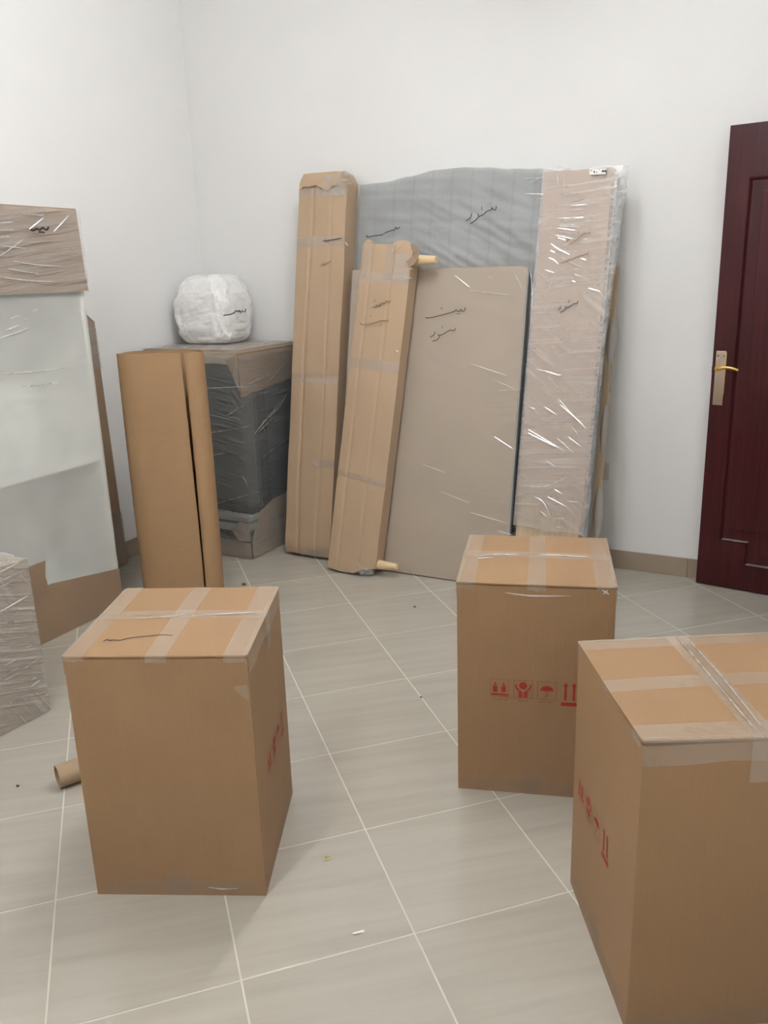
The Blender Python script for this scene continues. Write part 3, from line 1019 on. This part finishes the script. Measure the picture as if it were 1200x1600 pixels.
# --- tall cardboard pack
TA = math.atan(0.166)
pa = thing('tall_cardboard_pack', 'tallest narrow cardboard pack with a folded taped top, beside the grey headboard', 'package', (-1.888, 2.262, 0.020), lean3(TA, math.atan(0.012)))
AW, AT, AH = 0.300, 0.115, 2.075
def crease(x, c, wd, dp):
    return -dp * math.exp(-((x - c) / wd) ** 2)
def a_disp(x, z):
    d = 0.006 * math.sin(math.pi * min(1, max(0, x / AW)))
    d += crease(x, 0.088 - 0.012 * math.sin(z * 2), 0.007, 0.006) + crease(x, 0.205 + 0.01 * math.sin(z * 1.4), 0.005, 0.004)
    for zc in (0.995,):
        d -= 0.004 * math.exp(-((z - zc) / 0.008) ** 2)
    d += 0.004 * nz(x * 6, z * 5, 3.1)
    if z > AH - 0.10:
        d -= 0.02 * ((z - AH + 0.10) / 0.10) ** 2
    if z < 0.08:
        d -= 0.02 * ((0.08 - z) / 0.08) ** 2
    return d
def a_left(z):
    return 0.004 * nz(z * 3, 1.0) + 0.016 * max(0, (z - AH + 0.045) / 0.045)
def a_right(z):
    return AW + 0.006 * nz(z * 3, 7.0) - 0.035 * max(0, (z - AH + 0.055) / 0.055) - 0.006 * max(0, (0.5 - z))
slab(AW, AT, lambda x: AH + 0.004 * nz(x * 20, 2), a_disp, 36, 120, left=a_left, right=a_right, bottom=lambda x: 0.01 * abs(nz(x * 9, 5))).build('cardboard_sleeve', 'kraft_pack', pa, smooth=0.7)
# folded end flaps on top
mb = MB()
low = [(0.012, -0.078), (0.04, -0.066), (0.075, -0.072), (0.11, -0.064), (0.15, -0.082), (0.185, -0.100), (0.20, -0.092), (0.215, -0.075), (0.25, -0.07), (0.285, -0.088)]
def fa(i, k):
    x, zl = low[i]
    z = AH + zl * (1 - k) - 0.006 + (0.004 if k == 1 else 0)
    xx = x
    if k > 0.5:
        xx = 0.02 + (x - 0.012) / 0.273 * 0.245
    return (xx, -a_disp(xx, z) - 0.006 - 0.005 * (1 - k), z)
mb.grid(fa, list(range(len(low))), lsp(0, 1, 6)).build('end_flap', 'kraft_pack', pa, smooth=0.9)
mb = MB()
mb.grid(lambda x, z: (x + 0.004 * nz(z * 60, x * 9), -a_disp(min(x, AW - 0.02), z) - 0.009 - 0.006 * abs(nz(x * 26, z * 30, 1)), z), lsp(0.16, AW - 0.006, 12), lsp(AH - 0.13, AH - 0.02, 12)).build('tape', 'film', pa, smooth=1.2)
def band(o, disp, x0, x1, z0, z1, mat='tape_soft', slope=0.0, off=0.0012, name='tape', W=None):
    mb = MB()
    mb.grid(lambda x, b: (x, -disp(x, z0 + (z1 - z0) * b + slope * x) - off, z0 + (z1 - z0) * b + slope * x + 0.0015 * nz(x * 30, b)), lsp(x0, x1, 16), lsp(0, 1, 5))
    return mb.build(name, mat, o, smooth=1.0)
band(pa, a_disp, 0.0, AW, 1.690, 1.744)
band(pa, a_disp, 0.0, AW, 0.966, 1.010, slope=0.0)
band(pa, a_disp, 0.17, AW, 0.510, 0.548, 'film')
band(pa, a_disp, 0.0, AW, AH - 0.125, AH - 0.075)
mb = MB()
mb.grid(lambda x, z: (x, -a_disp(x, z) - 0.004 - 0.008 * abs(nz(x * 20, z * 30, 2)), z), lsp(0.15, AW + 0.004, 12), lsp(0.004, 0.05, 7)).build('end_film', 'film', pa, smooth=1.2)
writing(pa, zoomed(440, 240, 0.15, [[(430, 910), (500, 902), (560, 893), (620, 880)]]), 0.0048, -0.0105)
writing(pa, zoomed(440, 240, 0.15, [[(520, 1112), (490, 1135), (460, 1143), (447, 1158), (425, 1155), (405, 1172)], [(440, 1128), (428, 1150)]]), 0.0040, -0.0105, 'marker_faint')

# --- shorter cardboard pack with wooden legs poking out
TB = math.atan(0.196)
pb = thing('short_cardboard_pack', 'shorter cardboard pack with two wooden legs poking out of its side', 'package', (-1.528, 2.138, 0.020), lean3(TB, math.atan(0.066)))
BW, BT, BH = 0.288, 0.085, 1.725
btop = [(0.0, BH - 0.030), (0.010, BH - 0.006), (0.026, BH), (0.045, BH - 0.008), (0.060, BH - 0.024), (0.165, BH - 0.024), (0.190, BH - 0.004), (0.235, BH), (0.262, BH - 0.010), (BW, BH - 0.055)]
def b_disp(x, z):
    d = 0.010 * math.sin(math.pi * min(1, max(0, x / BW))) ** 0.7
    d += crease(x, 0.060, 0.006, 0.004) + crease(x, 0.185, 0.006, 0.004)
    d -= 0.005 * math.exp(-((z - 0.50 + 0.08 * x) / 0.007) ** 2)
    d += 0.004 * nz(x * 6, z * 4, 8.1)
    if z > BH - 0.05:
        d -= 0.012 * ((z - BH + 0.05) / 0.05) ** 2
    return d
def b_bottom(x):
    return interp([(0, 0.0), (0.09, -0.004), (0.16, 0.0), (0.20, 0.028), (BW, 0.045)], x)
slab(BW, BT, lambda x: interp(btop, x), b_disp, 44, 110, left=lambda z: 0.004 * nz(z * 3, 3.0), right=lambda z: BW + 0.004 * nz(z * 3, 9.0), bottom=b_bottom).build('cardboard_sleeve', 'kraft_pack', pb, smooth=0.7)
band(pb, b_disp, 0.0, BW, BH - 0.22, BH - 0.165)
band(pb, b_disp, 0.0, BW, 1.075, 1.125, slope=-0.03)
band(pb, b_disp, 0.0, BW, 0.502, 0.535, slope=-0.08)
for x0, x1 in ((0.012, 0.052), (0.150, 0.195)):
    mb = MB()
    mb.grid(lambda x, z: (x, -b_disp(x, z) - 0.0025, z), lsp(x0, x1, 6), lsp(BH - 0.20, BH - 0.026, 12)).build('tape', 'tape', pb, smooth=1.0)
mb = MB()
mb.grid(lambda x, z: (x, -b_disp(x, z) - 0.004 - 0.006 * abs(nz(x * 30, z * 30, 2)), z), lsp(0.20, BW - 0.01, 9), lsp(BH - 0.20, BH - 0.07, 10)).build('tape', 'film', pb, smooth=1.2)
# torn bottom end stuffed with film
mb = MB()
def stuff_pt(a, b):
    k = 1 + 0.55 * nz(math.cos(a) * 3, math.sin(a) * 3, b * 3)
    return (0.215 + 0.052 * k * math.cos(a) * math.cos(b), 0.020 + 0.034 * k * math.sin(a) * math.cos(b), max(0.0, 0.030 + 0.030 * k * math.sin(b)))
mb.grid(stuff_pt, lsp(0, 2 * math.pi, 33), lsp(-1.57, 1.57, 17)).build('film_stuffing', 'film_clear', pb, smooth=0.5)
mb = MB()
mb.add([(0.16, -0.012, 0.10), (0.21, -0.016, 0.055), (0.245, -0.010, 0.050), (0.20, -0.020, 0.020), (0.165, -0.018, 0.000), (0.12, -0.013, 0.03)], [(0, 1, 2, 3), (0, 3, 4, 5)]).build('torn_flap', 'kraft_pack', pb)
def peg(u0, v0, u1, v1, r0, r1):
    a = px_local(pb, u0, v0, 0.035)
    b = px_local(pb, u1, v1, 0.035)
    dd = (b - a).normalized()
    a = a - dd * 0.035
    mb = MB().tube([a, a + (b - a) * 0.5, b - dd * 0.004, b], [r0, (r0 + r1) / 2, r1, r1 - 0.004], 20)
    mb.build('wooden_leg', 'peg', pb, smooth=0.6)
peg(655, 407, 682, 406.5, 0.030, 0.021)
peg(598, 883, 621, 886, 0.027, 0.017)
# ragged hole edge round the upper leg
pe = px_local(pb, 652, 408, -0.006)
mb = MB()
mb.add([(pe.x - 0.055, -0.016, pe.z - 0.006), (pe.x - 0.010, -0.012, pe.z + 0.040), (pe.x + 0.006, -0.004, pe.z + 0.030), (pe.x - 0.004, -0.016, pe.z - 0.010), (pe.x - 0.03, -0.020, pe.z - 0.035)], [(0, 1, 2, 3, 4)]).build('torn_flap', 'kraft_brown', pb)
zb = lambda s: zoomed(460, 340, 0.18333, s)
writing(pb, zb([[(820, 703), (810, 720), (785, 710), (770, 725), (740, 730), (715, 750), (690, 742)], [(692, 695), (675, 722)], [(660, 765), (740, 745)]]), 0.0042, -0.0160, 'marker_faint')
writing(pb, zb([[(805, 873), (780, 882), (740, 878), (700, 890), (650, 905), (580, 912), (560, 898)], [(732, 908), (748, 908)], [(640, 838), (660, 842)]]), 0.0042, -0.0160, 'marker_faint')

# ------------------------------------------------------------------ corner cabinet and the bundle on it
cb = thing('wrapped_cabinet', 'dark charcoal cabinet in clear film with cardboard on top and bottom', 'cabinet', (-2.685, 2.135, 0.0))
KW, KD, KH = 0.665, 0.600, 1.165
MB().box(0.02, KW - 0.012, 0.125, KD - 0.01, 0.27, 1.115).build('carcass', 'navy_lam', cb, bevel=0.002)
MB().box(0.02, KW - 0.014, 0.108, 0.124, 0.30, 1.10).build('door_front', 'dark_lam', cb, bevel=0.002)
MB().box(KW - 0.0115, KW - 0.0095, 0.150, 0.235, 0.28, 1.10).build('side_groove', 'hole', cb)
MB().box(0.01, KW - 0.03, 0.03, 0.50, 0.205, 0.232).build('base_slab', 'pale_slab', cb, bevel=0.003)
MB().box(0.01, KW - 0.03, 0.02, 0.50, 0.150, 0.190).build('base_slab', 'pale_slab', cb, bevel=0.003)
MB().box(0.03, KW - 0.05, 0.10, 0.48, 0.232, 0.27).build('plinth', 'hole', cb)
# top: slab under a loosely folded cardboard cap
mb = MB()
def cap_top(x, y):
    e = max(0, 1 - min(y, KW - x) / 0.03)
    return (x, y, KH - 0.012 * e * e + 0.0025 * nz(x * 9, y * 9, 3))
mb.grid(cap_top, lsp(0, KW, 26), lsp(0, KD, 22))
mb.grid(lambda x, z: (x, 0.0 - 0.006 * abs(nz(x * 12, z * 30, 1)) * (0 if z > KH - 0.02 else 1), z if z > KH - 0.02 else z + 0.008 * nz(x * 9, 2)), lsp(0, KW, 26), [KH - 0.012, KH - 0.035, KH - 0.055, KH - 0.070])
mb.build('cardboard_cap', 'kraft_grey', cb, smooth=0.9)
mb = MB()
def capside(y, b):
    lowz = 0.92 + 0.05 * (y / KD) + 0.008 * nz(y * 14, 2)
    z = KH - 0.012 + (lowz - KH + 0.012) * b
    return (KW + 0.004 + 0.008 * abs(nz(y * 10, b * 5, 4)) * b - 0.0 * b, y, z)
mb.grid(capside, lsp(0.0, KD, 18), lsp(0, 1, 10))
mb.build('cap_side_flap', 'kraft_brown', cb, smooth=0.9)
mb = MB()
mb.add([(KW + 0.003, -0.004, KH - 0.014), (KW - 0.075, -0.010, KH - 0.05), (KW - 0.030, -0.014, KH - 0.13), (KW + 0.003, -0.006, KH - 0.225)], [(0, 1, 2, 3)]).build('cap_corner_fold', 'kraft_brown', cb)
# bottom tray of cardboard, high at the right-hand side, with a torn corner
mb = MB()
mb.grid(lambda x, b: (x, -0.004 - 0.010 * abs(nz(x * 9, b * 3, 2)) - 0.012 * b * (1 - b), (0.145 - 0.05 * x / KW + 0.012 * nz(x * 11, 3)) * b), lsp(0, KW, 26), lsp(0, 1, 8)).build('cardboard_tray', 'kraft_grey', cb, smooth=0.9)
mb = MB()
mb.grid(lambda y, b: (KW + 0.004 + 0.010 * abs(nz(y * 9, b * 4, 6)), y, (interp([(0, 0.10), (0.05, 0.20), (0.10, 0.265), (0.25, 0.30), (KD, 0.33)], y)) * b), lsp(0, KD, 24), lsp(0, 1, 8)).build('tray_side', 'kraft_grey', cb, smooth=0.9)
mb = MB()
mb.add([(KW - 0.125, -0.014, 0.170), (KW - 0.060, -0.012, 0.225), (KW + 0.003, -0.010, 0.205), (KW + 0.004, -0.012, 0.110), (KW - 0.075, -0.016, 0.105)], [(0, 1, 2, 3, 4)]).build('torn_flap', 'kraft_grey', cb)
film_wrap(KW, KD, 0.015, KH - 0.02, 0.016, 0.004, 12, 40, 120, -0.12, soff=0.016).build('stretch_film', 'film_dark', cb, smooth=1.2)
mb = MB()
mb.grid(lambda x, y: (x, y, KH + 0.005 + 0.003 * abs(nz(x * 7, y * 16, 2))), lsp(-0.002, KW + 0.004, 24), lsp(-0.004, KD, 20)).build('top_film', 'film_side', cb, smooth=1.2)
# bundle
bd = thing('white_bundle', 'round white bundle tightly wrapped in plastic, sitting on the cabinet', 'bundle', (-2.475, 2.545, KH + 0.009))
mb = MB()
def bun(a, b):
    ca, sa, cbv, sb = math.cos(a), math.sin(a), math.cos(b), math.sin(b)
    pw = lambda c, e: math.copysign(abs(c) ** e, c)
    rx, ry, rz = 0.200, 0.170, 0.200
    x = rx * pw(ca, 0.50) * pw(cbv, 0.40)
    y = ry * pw(sa, 0.50) * pw(cbv, 0.40)
    z = rz * pw(sb, 0.72)
    top = max(0, z / rz)
    k = 1 + 0.05 * nz(ca * 2, sa * 2, sb * 2 + 5) - 0.16 * top * top + 0.05 * nz(ca * 4, sa * 4, sb * 4) + 0.02 * nz(ca * 11, sa * 11, sb * 13)
    fold = 1 - 0.06 * math.exp(-((a + 1.95) / 0.10) ** 2) * max(0, -sb + 0.2) - 0.05 * math.exp(-((a + 0.95) / 0.12) ** 2) * max(0, -sb + 0.1)
    zz = z * (1 + 0.05 * nz(ca * 2 + 3, sa * 2, 1)) if z > 0 else z
    return (x * k * fold, y * k * fold, max(zz, -rz * 0.93) + rz * 0.93)
mb.grid(bun, lsp(-math.pi, math.pi, 121), lsp(-math.pi / 2, math.pi / 2, 81))
bo = mb.build('wrapped_body', 'bundle', bd, smooth=1.4)
bv = BVHTree.FromPolygons([v.co for v in bo.data.vertices], [p.vertices for p in bo.data.polygons])
mb = MB()
inv = bd.matrix_world.inverted()
for stroke in zoomed(260, 420, 0.13333, [[(925, 465), (917, 500), (897, 505)], [(888, 482), (883, 502), (862, 505), (850, 488), (838, 502), (810, 492), (790, 515), (740, 535), (665, 545)], [(853, 522), (868, 523)]]):
    pp = []
    for u, v in stroke:
        h = bv.ray_cast(inv @ CAM, (inv.to_3x3() @ ray(u, v)).normalized())
        if h[0]:
            pp.append(h[0] + h[1] * 0.003 if h[1].dot(ray(u, v)) < 0 else h[0] - h[1] * 0.003)
    if len(pp) > 1:
        ribbon(mb, pp, 0.0050, -ray(360, 490).normalized())
mw = mb.build('marker_writing', 'marker', bd, merge=False, fixn=False)
mw['label'] = 'handwritten marker word'

# ------------------------------------------------------------------ white bookcase along the left wall
bk = thing('white_bookcase', 'tall white open bookcase in clear film with cardboard over its top and foot', 'bookcase', (-2.222, 0.455, 0.0), rotz(90))
KW2, KD2, KH2 = 0.860, 0.385, 1.835
for x in (0.0, KW2 - 0.020):
    MB().box(x, x + 0.020, 0, KD2, 0.0, KH2).build('side_panel', 'white_lam', bk, bevel=0.0015)
MB().box(0.020, KW2 - 0.020, KD2 - 0.010, KD2, 0.0, KH2).build('back_panel', 'white_lam', bk)
MB().box(0.020, KW2 - 0.020, 0.0, KD2 - 0.011, KH2 - 0.022, KH2).build('top_panel', 'white_lam', bk, bevel=0.001)
MB().box(0.020, KW2 - 0.020, 0.006, KD2 - 0.011, 0.732, 0.752).build('shelf', 'white_lam', bk, bevel=0.001)
MB().box(0.020, KW2 - 0.020, 0.004, KD2 - 0.011, 0.055, 0.075).build('bottom_panel', 'white_lam', bk, bevel=0.001)
mb = MB()
mb.grid(lambda x, b: (x, -0.012 - 0.010 * (1 - b) ** 2 * (0.5 + x / KW2) - 0.004 * abs(nz(x * 3, b * 9, 2)), 1.505 + (KH2 + 0.012 - 1.505) * b), lsp(-0.012, KW2 + 0.010, 20), lsp(0, 1, 16))
mb.grid(lambda x, y: (x, y, KH2 + 0.012 + 0.012 * nz(x * 5, y * 6, 3) * min(1, (y + 0.012) / 0.05)), lsp(-0.012, KW2 + 0.010, 20), lsp(-0.012, KD2, 10))
mb.grid(lambda y, b: (KW2 + 0.010 + 0.006 * (1 - b), y, 1.505 + (KH2 + 0.012 - 1.505) * b), lsp(-0.012, KD2, 8), lsp(0, 1, 16))
mb.build('cardboard_cap', 'kraft_brown', bk, smooth=0.8)
film_wrap(KW2 + 0.012, KD2, 1.50, KH2 + 0.006, 0.026, 0.003, 21, 40, 70, 0.06).build('stretch_film', 'film', bk, smooth=1.2)
mb = MB()
def foot(x, b):
    t = 0.262 - 0.070 * (x - 0.42) / 0.44 if x > 0.42 else 0.25
    return (x, -0.010 - 0.003 * nz(x * 5, b), t * b)
mb.grid(foot, lsp(0.0, KW2 + 0.006, 20), lsp(0, 1, 5))
mb.grid(lambda y, b: (KW2 + 0.006, y, 0.19 * b), lsp(-0.010, KD2, 4), lsp(0, 1, 3))
mb.build('cardboard_foot', 'kraft_brown', bk, smooth=0.8)
MB().prism([(0.25, -0.016, 0.10), (0.425, -0.016, 0.225), (0.437, -0.016, 0.265), (0.430, -0.016, 0.30), (0.443, -0.016, 0.37), (0.25, -0.016, 0.37)], (0, 0.003, 0)).build('cardboard_piece', 'kraft_brown', bk)
film_wrap(KW2, KD2, 0.19, 1.53, 0.006, 0.002, 31, 40, 120, -0.20).build('stretch_film', 'film_case', bk, smooth=1.2)
writing(bk, zoomed(0, 300, 0.2, [[(382, 272), (362, 296), (335, 280), (312, 296), (285, 288), (260, 300), (238, 294)], [(300, 312), (350, 316)]]), 0.0075, -0.046)

# --- flat pack between bookcase and wall
fp = thing('thin_flat_pack', 'thin brown flat pack standing between the bookcase and the left wall', 'package', (-2.650, 0.72, 0.0035), lean3(0.022, 0.0, 90))
FW, FT, FH = 1.085, 0.036, 1.392
slab(FW, FT, lambda x: FH - 0.055 * max(0, (x - FW + 0.065) / 0.065), lambda x, z: 0.002 * nz(x * 6, z * 5), 40, 40).build('board_cover', 'kraft_brown', fp, smooth=0.7)
film_wrap(FW, FT, FH - 0.30, FH - 0.055, 0.004, 0.003, 5, 30, 40, 0.1).build('stretch_film', 'film', fp, smooth=1.2)
film_wrap(FW, FT, 0.0, 0.30, 0.004, 0.003, 6, 30, 40, 0.1).build('stretch_film', 'film', fp, smooth=1.2)

# --- film-wrapped carton at the bookcase's foot
wc = thing('wrapped_carton', 'cardboard carton bound in stretch film, standing before the white bookcase', 'box', (-1.752, -0.115, 0.0), rotz(85.5))
WW, WD, WH = 0.525, 0.42, 0.598
mb = slab(WW, WD, lambda x: WH, lambda x, z: 0.006 * math.sin(math.pi * x / WW) * math.sin(math.pi * z / WH), 14, 14)
mb.build('box_body', 'kraft_grey', wc, smooth=0.6)
mb = MB()
mb.grid(lambda x, y: (x, y, WH + 0.004 + 0.003 * abs(nz(x * 8, y * 12, 4))), lsp(-0.006, WW + 0.006, 22), lsp(-0.006, WD + 0.006, 18)).build('top_film', 'film_side', wc, smooth=1.2)
film_wrap(WW, WD, 0.004, WH + 0.003, 0.010, 0.003, 41, 40, 110, -0.35).build('stretch_film', 'film_side', wc, smooth=1.2)

# ------------------------------------------------------------------ rolled cardboard standing up
rc = thing('rolled_cardboard', 'tall sheet of brown cardboard rolled up and standing on end behind a carton', 'cardboard', (-2.015, 1.545, 0.0), rotz(25))
RH = 1.215
prof = [(0.118, -0.083), (0.05, -0.088), (-0.06, -0.088), (-0.13, -0.083), (-0.178, -0.062), (-0.198, -0.020), (-0.196, 0.03), (-0.165, 0.070), (-0.08, 0.092), (0.04, 0.096), (0.13, 0.086), (0.182, 0.054), (0.202, 0.010), (0.198, -0.034), (0.180, -0.062), (0.150, -0.074), (0.132, -0.072)]
pr = catmull([Vector((x, y, 0)) for x, y in prof], 5)
mb = MB()
N = len(pr)
nrmls = []
for i in range(N):
    d = (pr[min(i + 1, N - 1)] - pr[max(i - 1, 0)]).normalized()
    nrmls.append(Vector((d.y, -d.x, 0)))
zs = lsp(0, 1, 26)
def outer(i, b, off):
    p = pr[i] + nrmls[i] * off
    e = max(0, 1 - i / 8.0) + max(0, 1 - (N - 1 - i) / 6.0)
    jag = 0.0022 * nz(b * 70, i * 0.1, 4) * e
    sq = 1 + 0.02 * math.sin(b * 3)
    top = RH - 0.0 * i + 0.004 * nz(i * 0.12, 8.0)
    return (p.x * sq + jag + (0.010 * (1 - b) if i < 9 else 0.0) * (1 - i / 9), p.y, top * b)
mb.grid(lambda i, b: outer(i, b, 0.0), list(range(N)), zs)
mb.grid(lambda i, b: outer(i, b, 0.005), list(range(N)), zs)
for b in (0.0, 1.0):
    mb.grid(lambda i, k: outer(i, b, 0.005 * k), list(range(N)), [0, 1])
for i in (0, N - 1):
    mb.grid(lambda b, k: outer(i, b, 0.005 * k), zs, [0, 1])
mb.build('cardboard_sheet', 'kraft_roll', rc, smooth=0.7)

# ------------------------------------------------------------------ small things on the floor
tu = thing('cardboard_tube', 'short grey-brown cardboard tube lying on the floor beside a carton', 'tube', (-1.283, 0.070, 0.0372), rotz(63))
r0, r1 = 0.037, 0.031
mb = MB()
seg = 28
for (xa, ra, xb, rb) in ((0, r0, 0.40, r0), (0, r1, 0.40, r1), (0, r0, 0, r1), (0.40, r0, 0.40, r1)):
    mb.grid(lambda t, k: (xa + (xb - xa) * k, (ra + (rb - ra) * k) * math.cos(t), (ra + (rb - ra) * k) * math.sin(t)), lsp(0, 2 * math.pi, seg), [0, 1])
mb.build('tube_wall', 'tube', tu, smooth=0.6)
def floor_px(u, v, z=0.0):
    d = ray(u, v)
    return CAM + d * ((z - CAM.z) / d.z)
p = floor_px(511, 1341)
mb = MB()
R_, r_ = 0.010, 0.0016
mb.grid(lambda a, b: ((R_ + 0.0012 * math.sin(3 * a) + r_ * math.cos(b)) * math.cos(a), (R_ + r_ * math.cos(b)) * math.sin(a), r_ + r_ * math.sin(b)), lsp(0, 2 * math.pi, 29), lsp(0, 2 * math.pi, 9))
mb.tube([(-0.007, -0.002, 0.002), (0.0, 0.003, 0.003), (0.008, -0.001, 0.002)], 0.0012, 6)
o = tag(mb.build('rubber_ring', 'yellow', smooth=1.0), 'tiny pale yellow ring lying on a floor tile', 'ring')
o.location = (p.x, p.y, 0.0)
p = floor_px(560, 1458)
mb = MB()
mb.grid(lambda a, b: (a, 0.004 * b + 0.003 * math.sin(a * 90), 0.0012 + 0.002 * abs(math.sin(a * 60 + b))), lsp(-0.014, 0.014, 9), [-1, -0.3, 0.4, 1])
o = tag(mb.build('paper_scrap', 'paper'), 'thin white curl of scrap lying on a floor tile', 'scrap')
o.location = (p.x, p.y, 0.0)
o.rotation_euler = (0, 0, 0.5)
def crumb(u, v, r, lab):
    p = floor_px(u, v)
    mb = MB()
    mb.grid(lambda a, b: (r * math.cos(a) * math.cos(b) * (1 + 0.4 * nz(a, b, u)), 0.7 * r * math.sin(a) * math.cos(b), 0.5 * r * (1 + math.sin(b))), lsp(0, 2 * math.pi, 9), lsp(-1.57, 1.57, 6))
    o = tag(mb.build('crumb', 'crumb', smooth=0.8), lab, 'debris', 'crumbs on the floor tiles')
    o.location = (p.x, p.y, 0.0)
crumb(381, 914, 0.012, 'dark crumb on the floor behind the carton with a pen line')
crumb(648, 949, 0.007, 'small dark crumb on the floor in front of the wide flat panel')
crumb(658, 1090, 0.005, 'tiny dark speck on a grout line on the floor between two cartons')
crumb(28, 1229, 0.006, 'tiny dark speck on the floor by the end of the cardboard tube')

# ------------------------------------------------------------------ pleats in the film that catch the lamps
zd2 = lambda st: zoomed(780, 560, 0.1876, st)
creases(pd, zd([[(200, 105), (380, 100)], [(440, 100), (580, 90)], [(290, 135), (380, 140)], [(230, 205), (600, 205)], [(230, 220), (540, 232)], [(200, 250), (460, 280)], [(180, 285), (500, 345)],
                [(150, 345), (430, 410)], [(200, 390), (320, 425)], [(105, 480), (200, 550), (380, 640)], [(90, 575), (160, 610)], [(60, 685), (140, 715), (210, 780)], [(250, 675), (400, 760), (560, 825)],
                [(440, 920), (580, 985)], [(410, 1020), (465, 1045)], [(110, 1040), (85, 1150)], [(660, 1135), (830, 1180)], [(540, 690), (620, 720)], [(10, 860), (150, 905)]])
        + zd2([[(300, 90), (400, 110), (500, 140), (540, 130)], [(380, 405), (480, 470)], [(250, 405), (300, 420)], [(490, 330), (600, 460), (730, 590)], [(500, 380), (700, 550)], [(600, 560), (660, 640)],
               [(240, 590), (540, 770)], [(240, 620), (480, 740)], [(570, 650), (690, 740)], [(480, 660), (620, 790)], [(380, 850), (470, 900)], [(200, 1060), (380, 1065), (560, 990)], [(460, 1090), (530, 1130)],
               [(400, 1150), (570, 1240)], [(290, 1150), (370, 1200), (430, 1330)], [(340, 1270), (400, 1320)], [(450, 1335), (540, 1335)], [(560, 1190), (650, 1195)]])
        + zoomed(820, 240, 0.1624, [[(310, 190), (325, 300)], [(375, 190), (385, 330)], [(405, 300), (410, 350)], [(430, 380), (560, 390)], [(430, 460), (590, 430)], [(440, 500), (600, 490)], [(420, 545), (560, 535)]]),
        1, -0.0135, 0.0021)
creases(hb, zoomed(820, 240, 0.1624, [[(40, 280), (220, 200)], [(0, 240), (200, 230)], [(130, 265), (220, 275)], [(0, 385), (210, 390)], [(120, 435), (220, 430)], [(110, 480), (215, 465)], [(120, 660), (175, 655)]]), 1, -0.036, 0.0018)
zc_ = lambda st: zoomed(430, 240, 0.475, st)
creases(pc, zc_([[(590, 400), (640, 440)], [(790, 398), (815, 450)], [(838, 380), (845, 450), (840, 570)], [(710, 740), (800, 780)], [(735, 780), (810, 775)], [(640, 450), (770, 465)], [(700, 405), (715, 410)],
                 [(540, 1110), (640, 1150)], [(640, 1180), (760, 1215)], [(480, 1020), (560, 1050)], [(730, 1240), (780, 1255)], [(640, 690), (760, 730)], [(720, 930), (780, 970)]]), 1, -0.0125, 0.0016)
zk = lambda st: zoomed(0, 300, 0.2, st)
creases(bk, zk([[(0, 243), (105, 233)], [(0, 300), (110, 295)], [(0, 352), (80, 350)], [(0, 500), (60, 460), (180, 370)], [(180, 170), (320, 180)], [(420, 310), (540, 180)], [(230, 290), (340, 200)], [(280, 185), (345, 180)],
                [(100, 540), (300, 570), (480, 580)], [(60, 600), (300, 640)], [(0, 660), (200, 690), (420, 700)], [(0, 420), (200, 440)]]), 1, -0.030, 0.0022)
creases(bk, zk([[(0, 1140), (140, 1095), (230, 1060)], [(50, 1078), (150, 1040)], [(80, 990), (155, 962)], [(170, 1005), (225, 985)], [(255, 930), (300, 912)], [(0, 1420), (300, 1400), (540, 1365)], [(180, 1520), (460, 1490)]]), 1, -0.009, 0.0020)
creases(wc, zoomed(0, 840, 0.2, [[(0, 190), (60, 175)], [(0, 580), (220, 452)], [(30, 1003), (145, 940)], [(0, 1100), (210, 975)], [(35, 1115), (150, 1055)], [(190, 1025), (310, 940)], [(240, 1115), (290, 1085)],
                                 [(235, 1170), (315, 1110)], [(80, 1297), (145, 1260)], [(200, 860), (250, 840)], [(0, 340), (180, 260)], [(0, 390), (160, 300)], [(0, 670), (280, 640)], [(0, 270), (150, 190)]]), 1, -0.0145, 0.0017)
zq = lambda st: zoomed(260, 400, 0.3125, st)
creases(cb, zq([[(150, 665), (430, 650)], [(170, 890), (300, 872), (420, 850)], [(210, 1255), (490, 1315)], [(200, 1250), (460, 1180)], [(300, 800), (400, 740)], [(170, 1005), (300, 985)]]), 1, -0.021, 0.0016)
creases(cb, zq([[(440, 890), (520, 790), (600, 700)], [(470, 850), (560, 760), (600, 690)], [(480, 830), (560, 760)], [(485, 1005), (600, 920)], [(480, 850), (495, 880)], [(500, 640), (590, 540)], [(460, 880), (540, 800)], [(410, 640), (520, 590)]]), 0, KW + 0.021, 0.0030)
creases(pa, zoomed(440, 240, 0.15, [[(580, 215), (640, 190), (740, 240)], [(620, 270), (700, 280)], [(680, 310), (735, 315)], [(660, 920), (690, 960)], [(640, 210), (700, 225)]]), 1, -0.020, 0.0030)
creases(pb, zoomed(460, 340, 0.18333, [[(830, 300), (860, 250)], [(880, 265), (897, 243)], [(970, 430), (1010, 440)], [(950, 515), (995, 515)], [(870, 1130), (882, 1145)]]), 1, -0.017, 0.0030)
creases(c2, [[(742, 869), (775, 866), (812, 867)], [(842, 866), (880, 868), (918, 870)], [(745, 872), (770, 871)]], 2, 0.688, 0.0022, 'tape_creases')
creases(c2, [[(790, 926), (830, 931), (892, 931)], [(941, 922), (952, 929)], [(942, 929), (950, 922)]], 1, -0.003, 0.0018, 'tape_creases')
creases(c1, [[(212, 966), (250, 964), (290, 960)], [(300, 962), (402, 956)]], 2, 0.688, 0.0016, 'tape_creases')
creases(c3, [[(1062, 1000), (1115, 1062), (1180, 1140)], [(1075, 998), (1130, 1060), (1192, 1138)]], 2, 0.688, 0.0020, 'tape_creases')
creases(c1, [[(325, 1386), (348, 1389), (372, 1388)]], 1, -0.003, 0.0015, 'tape_creases')
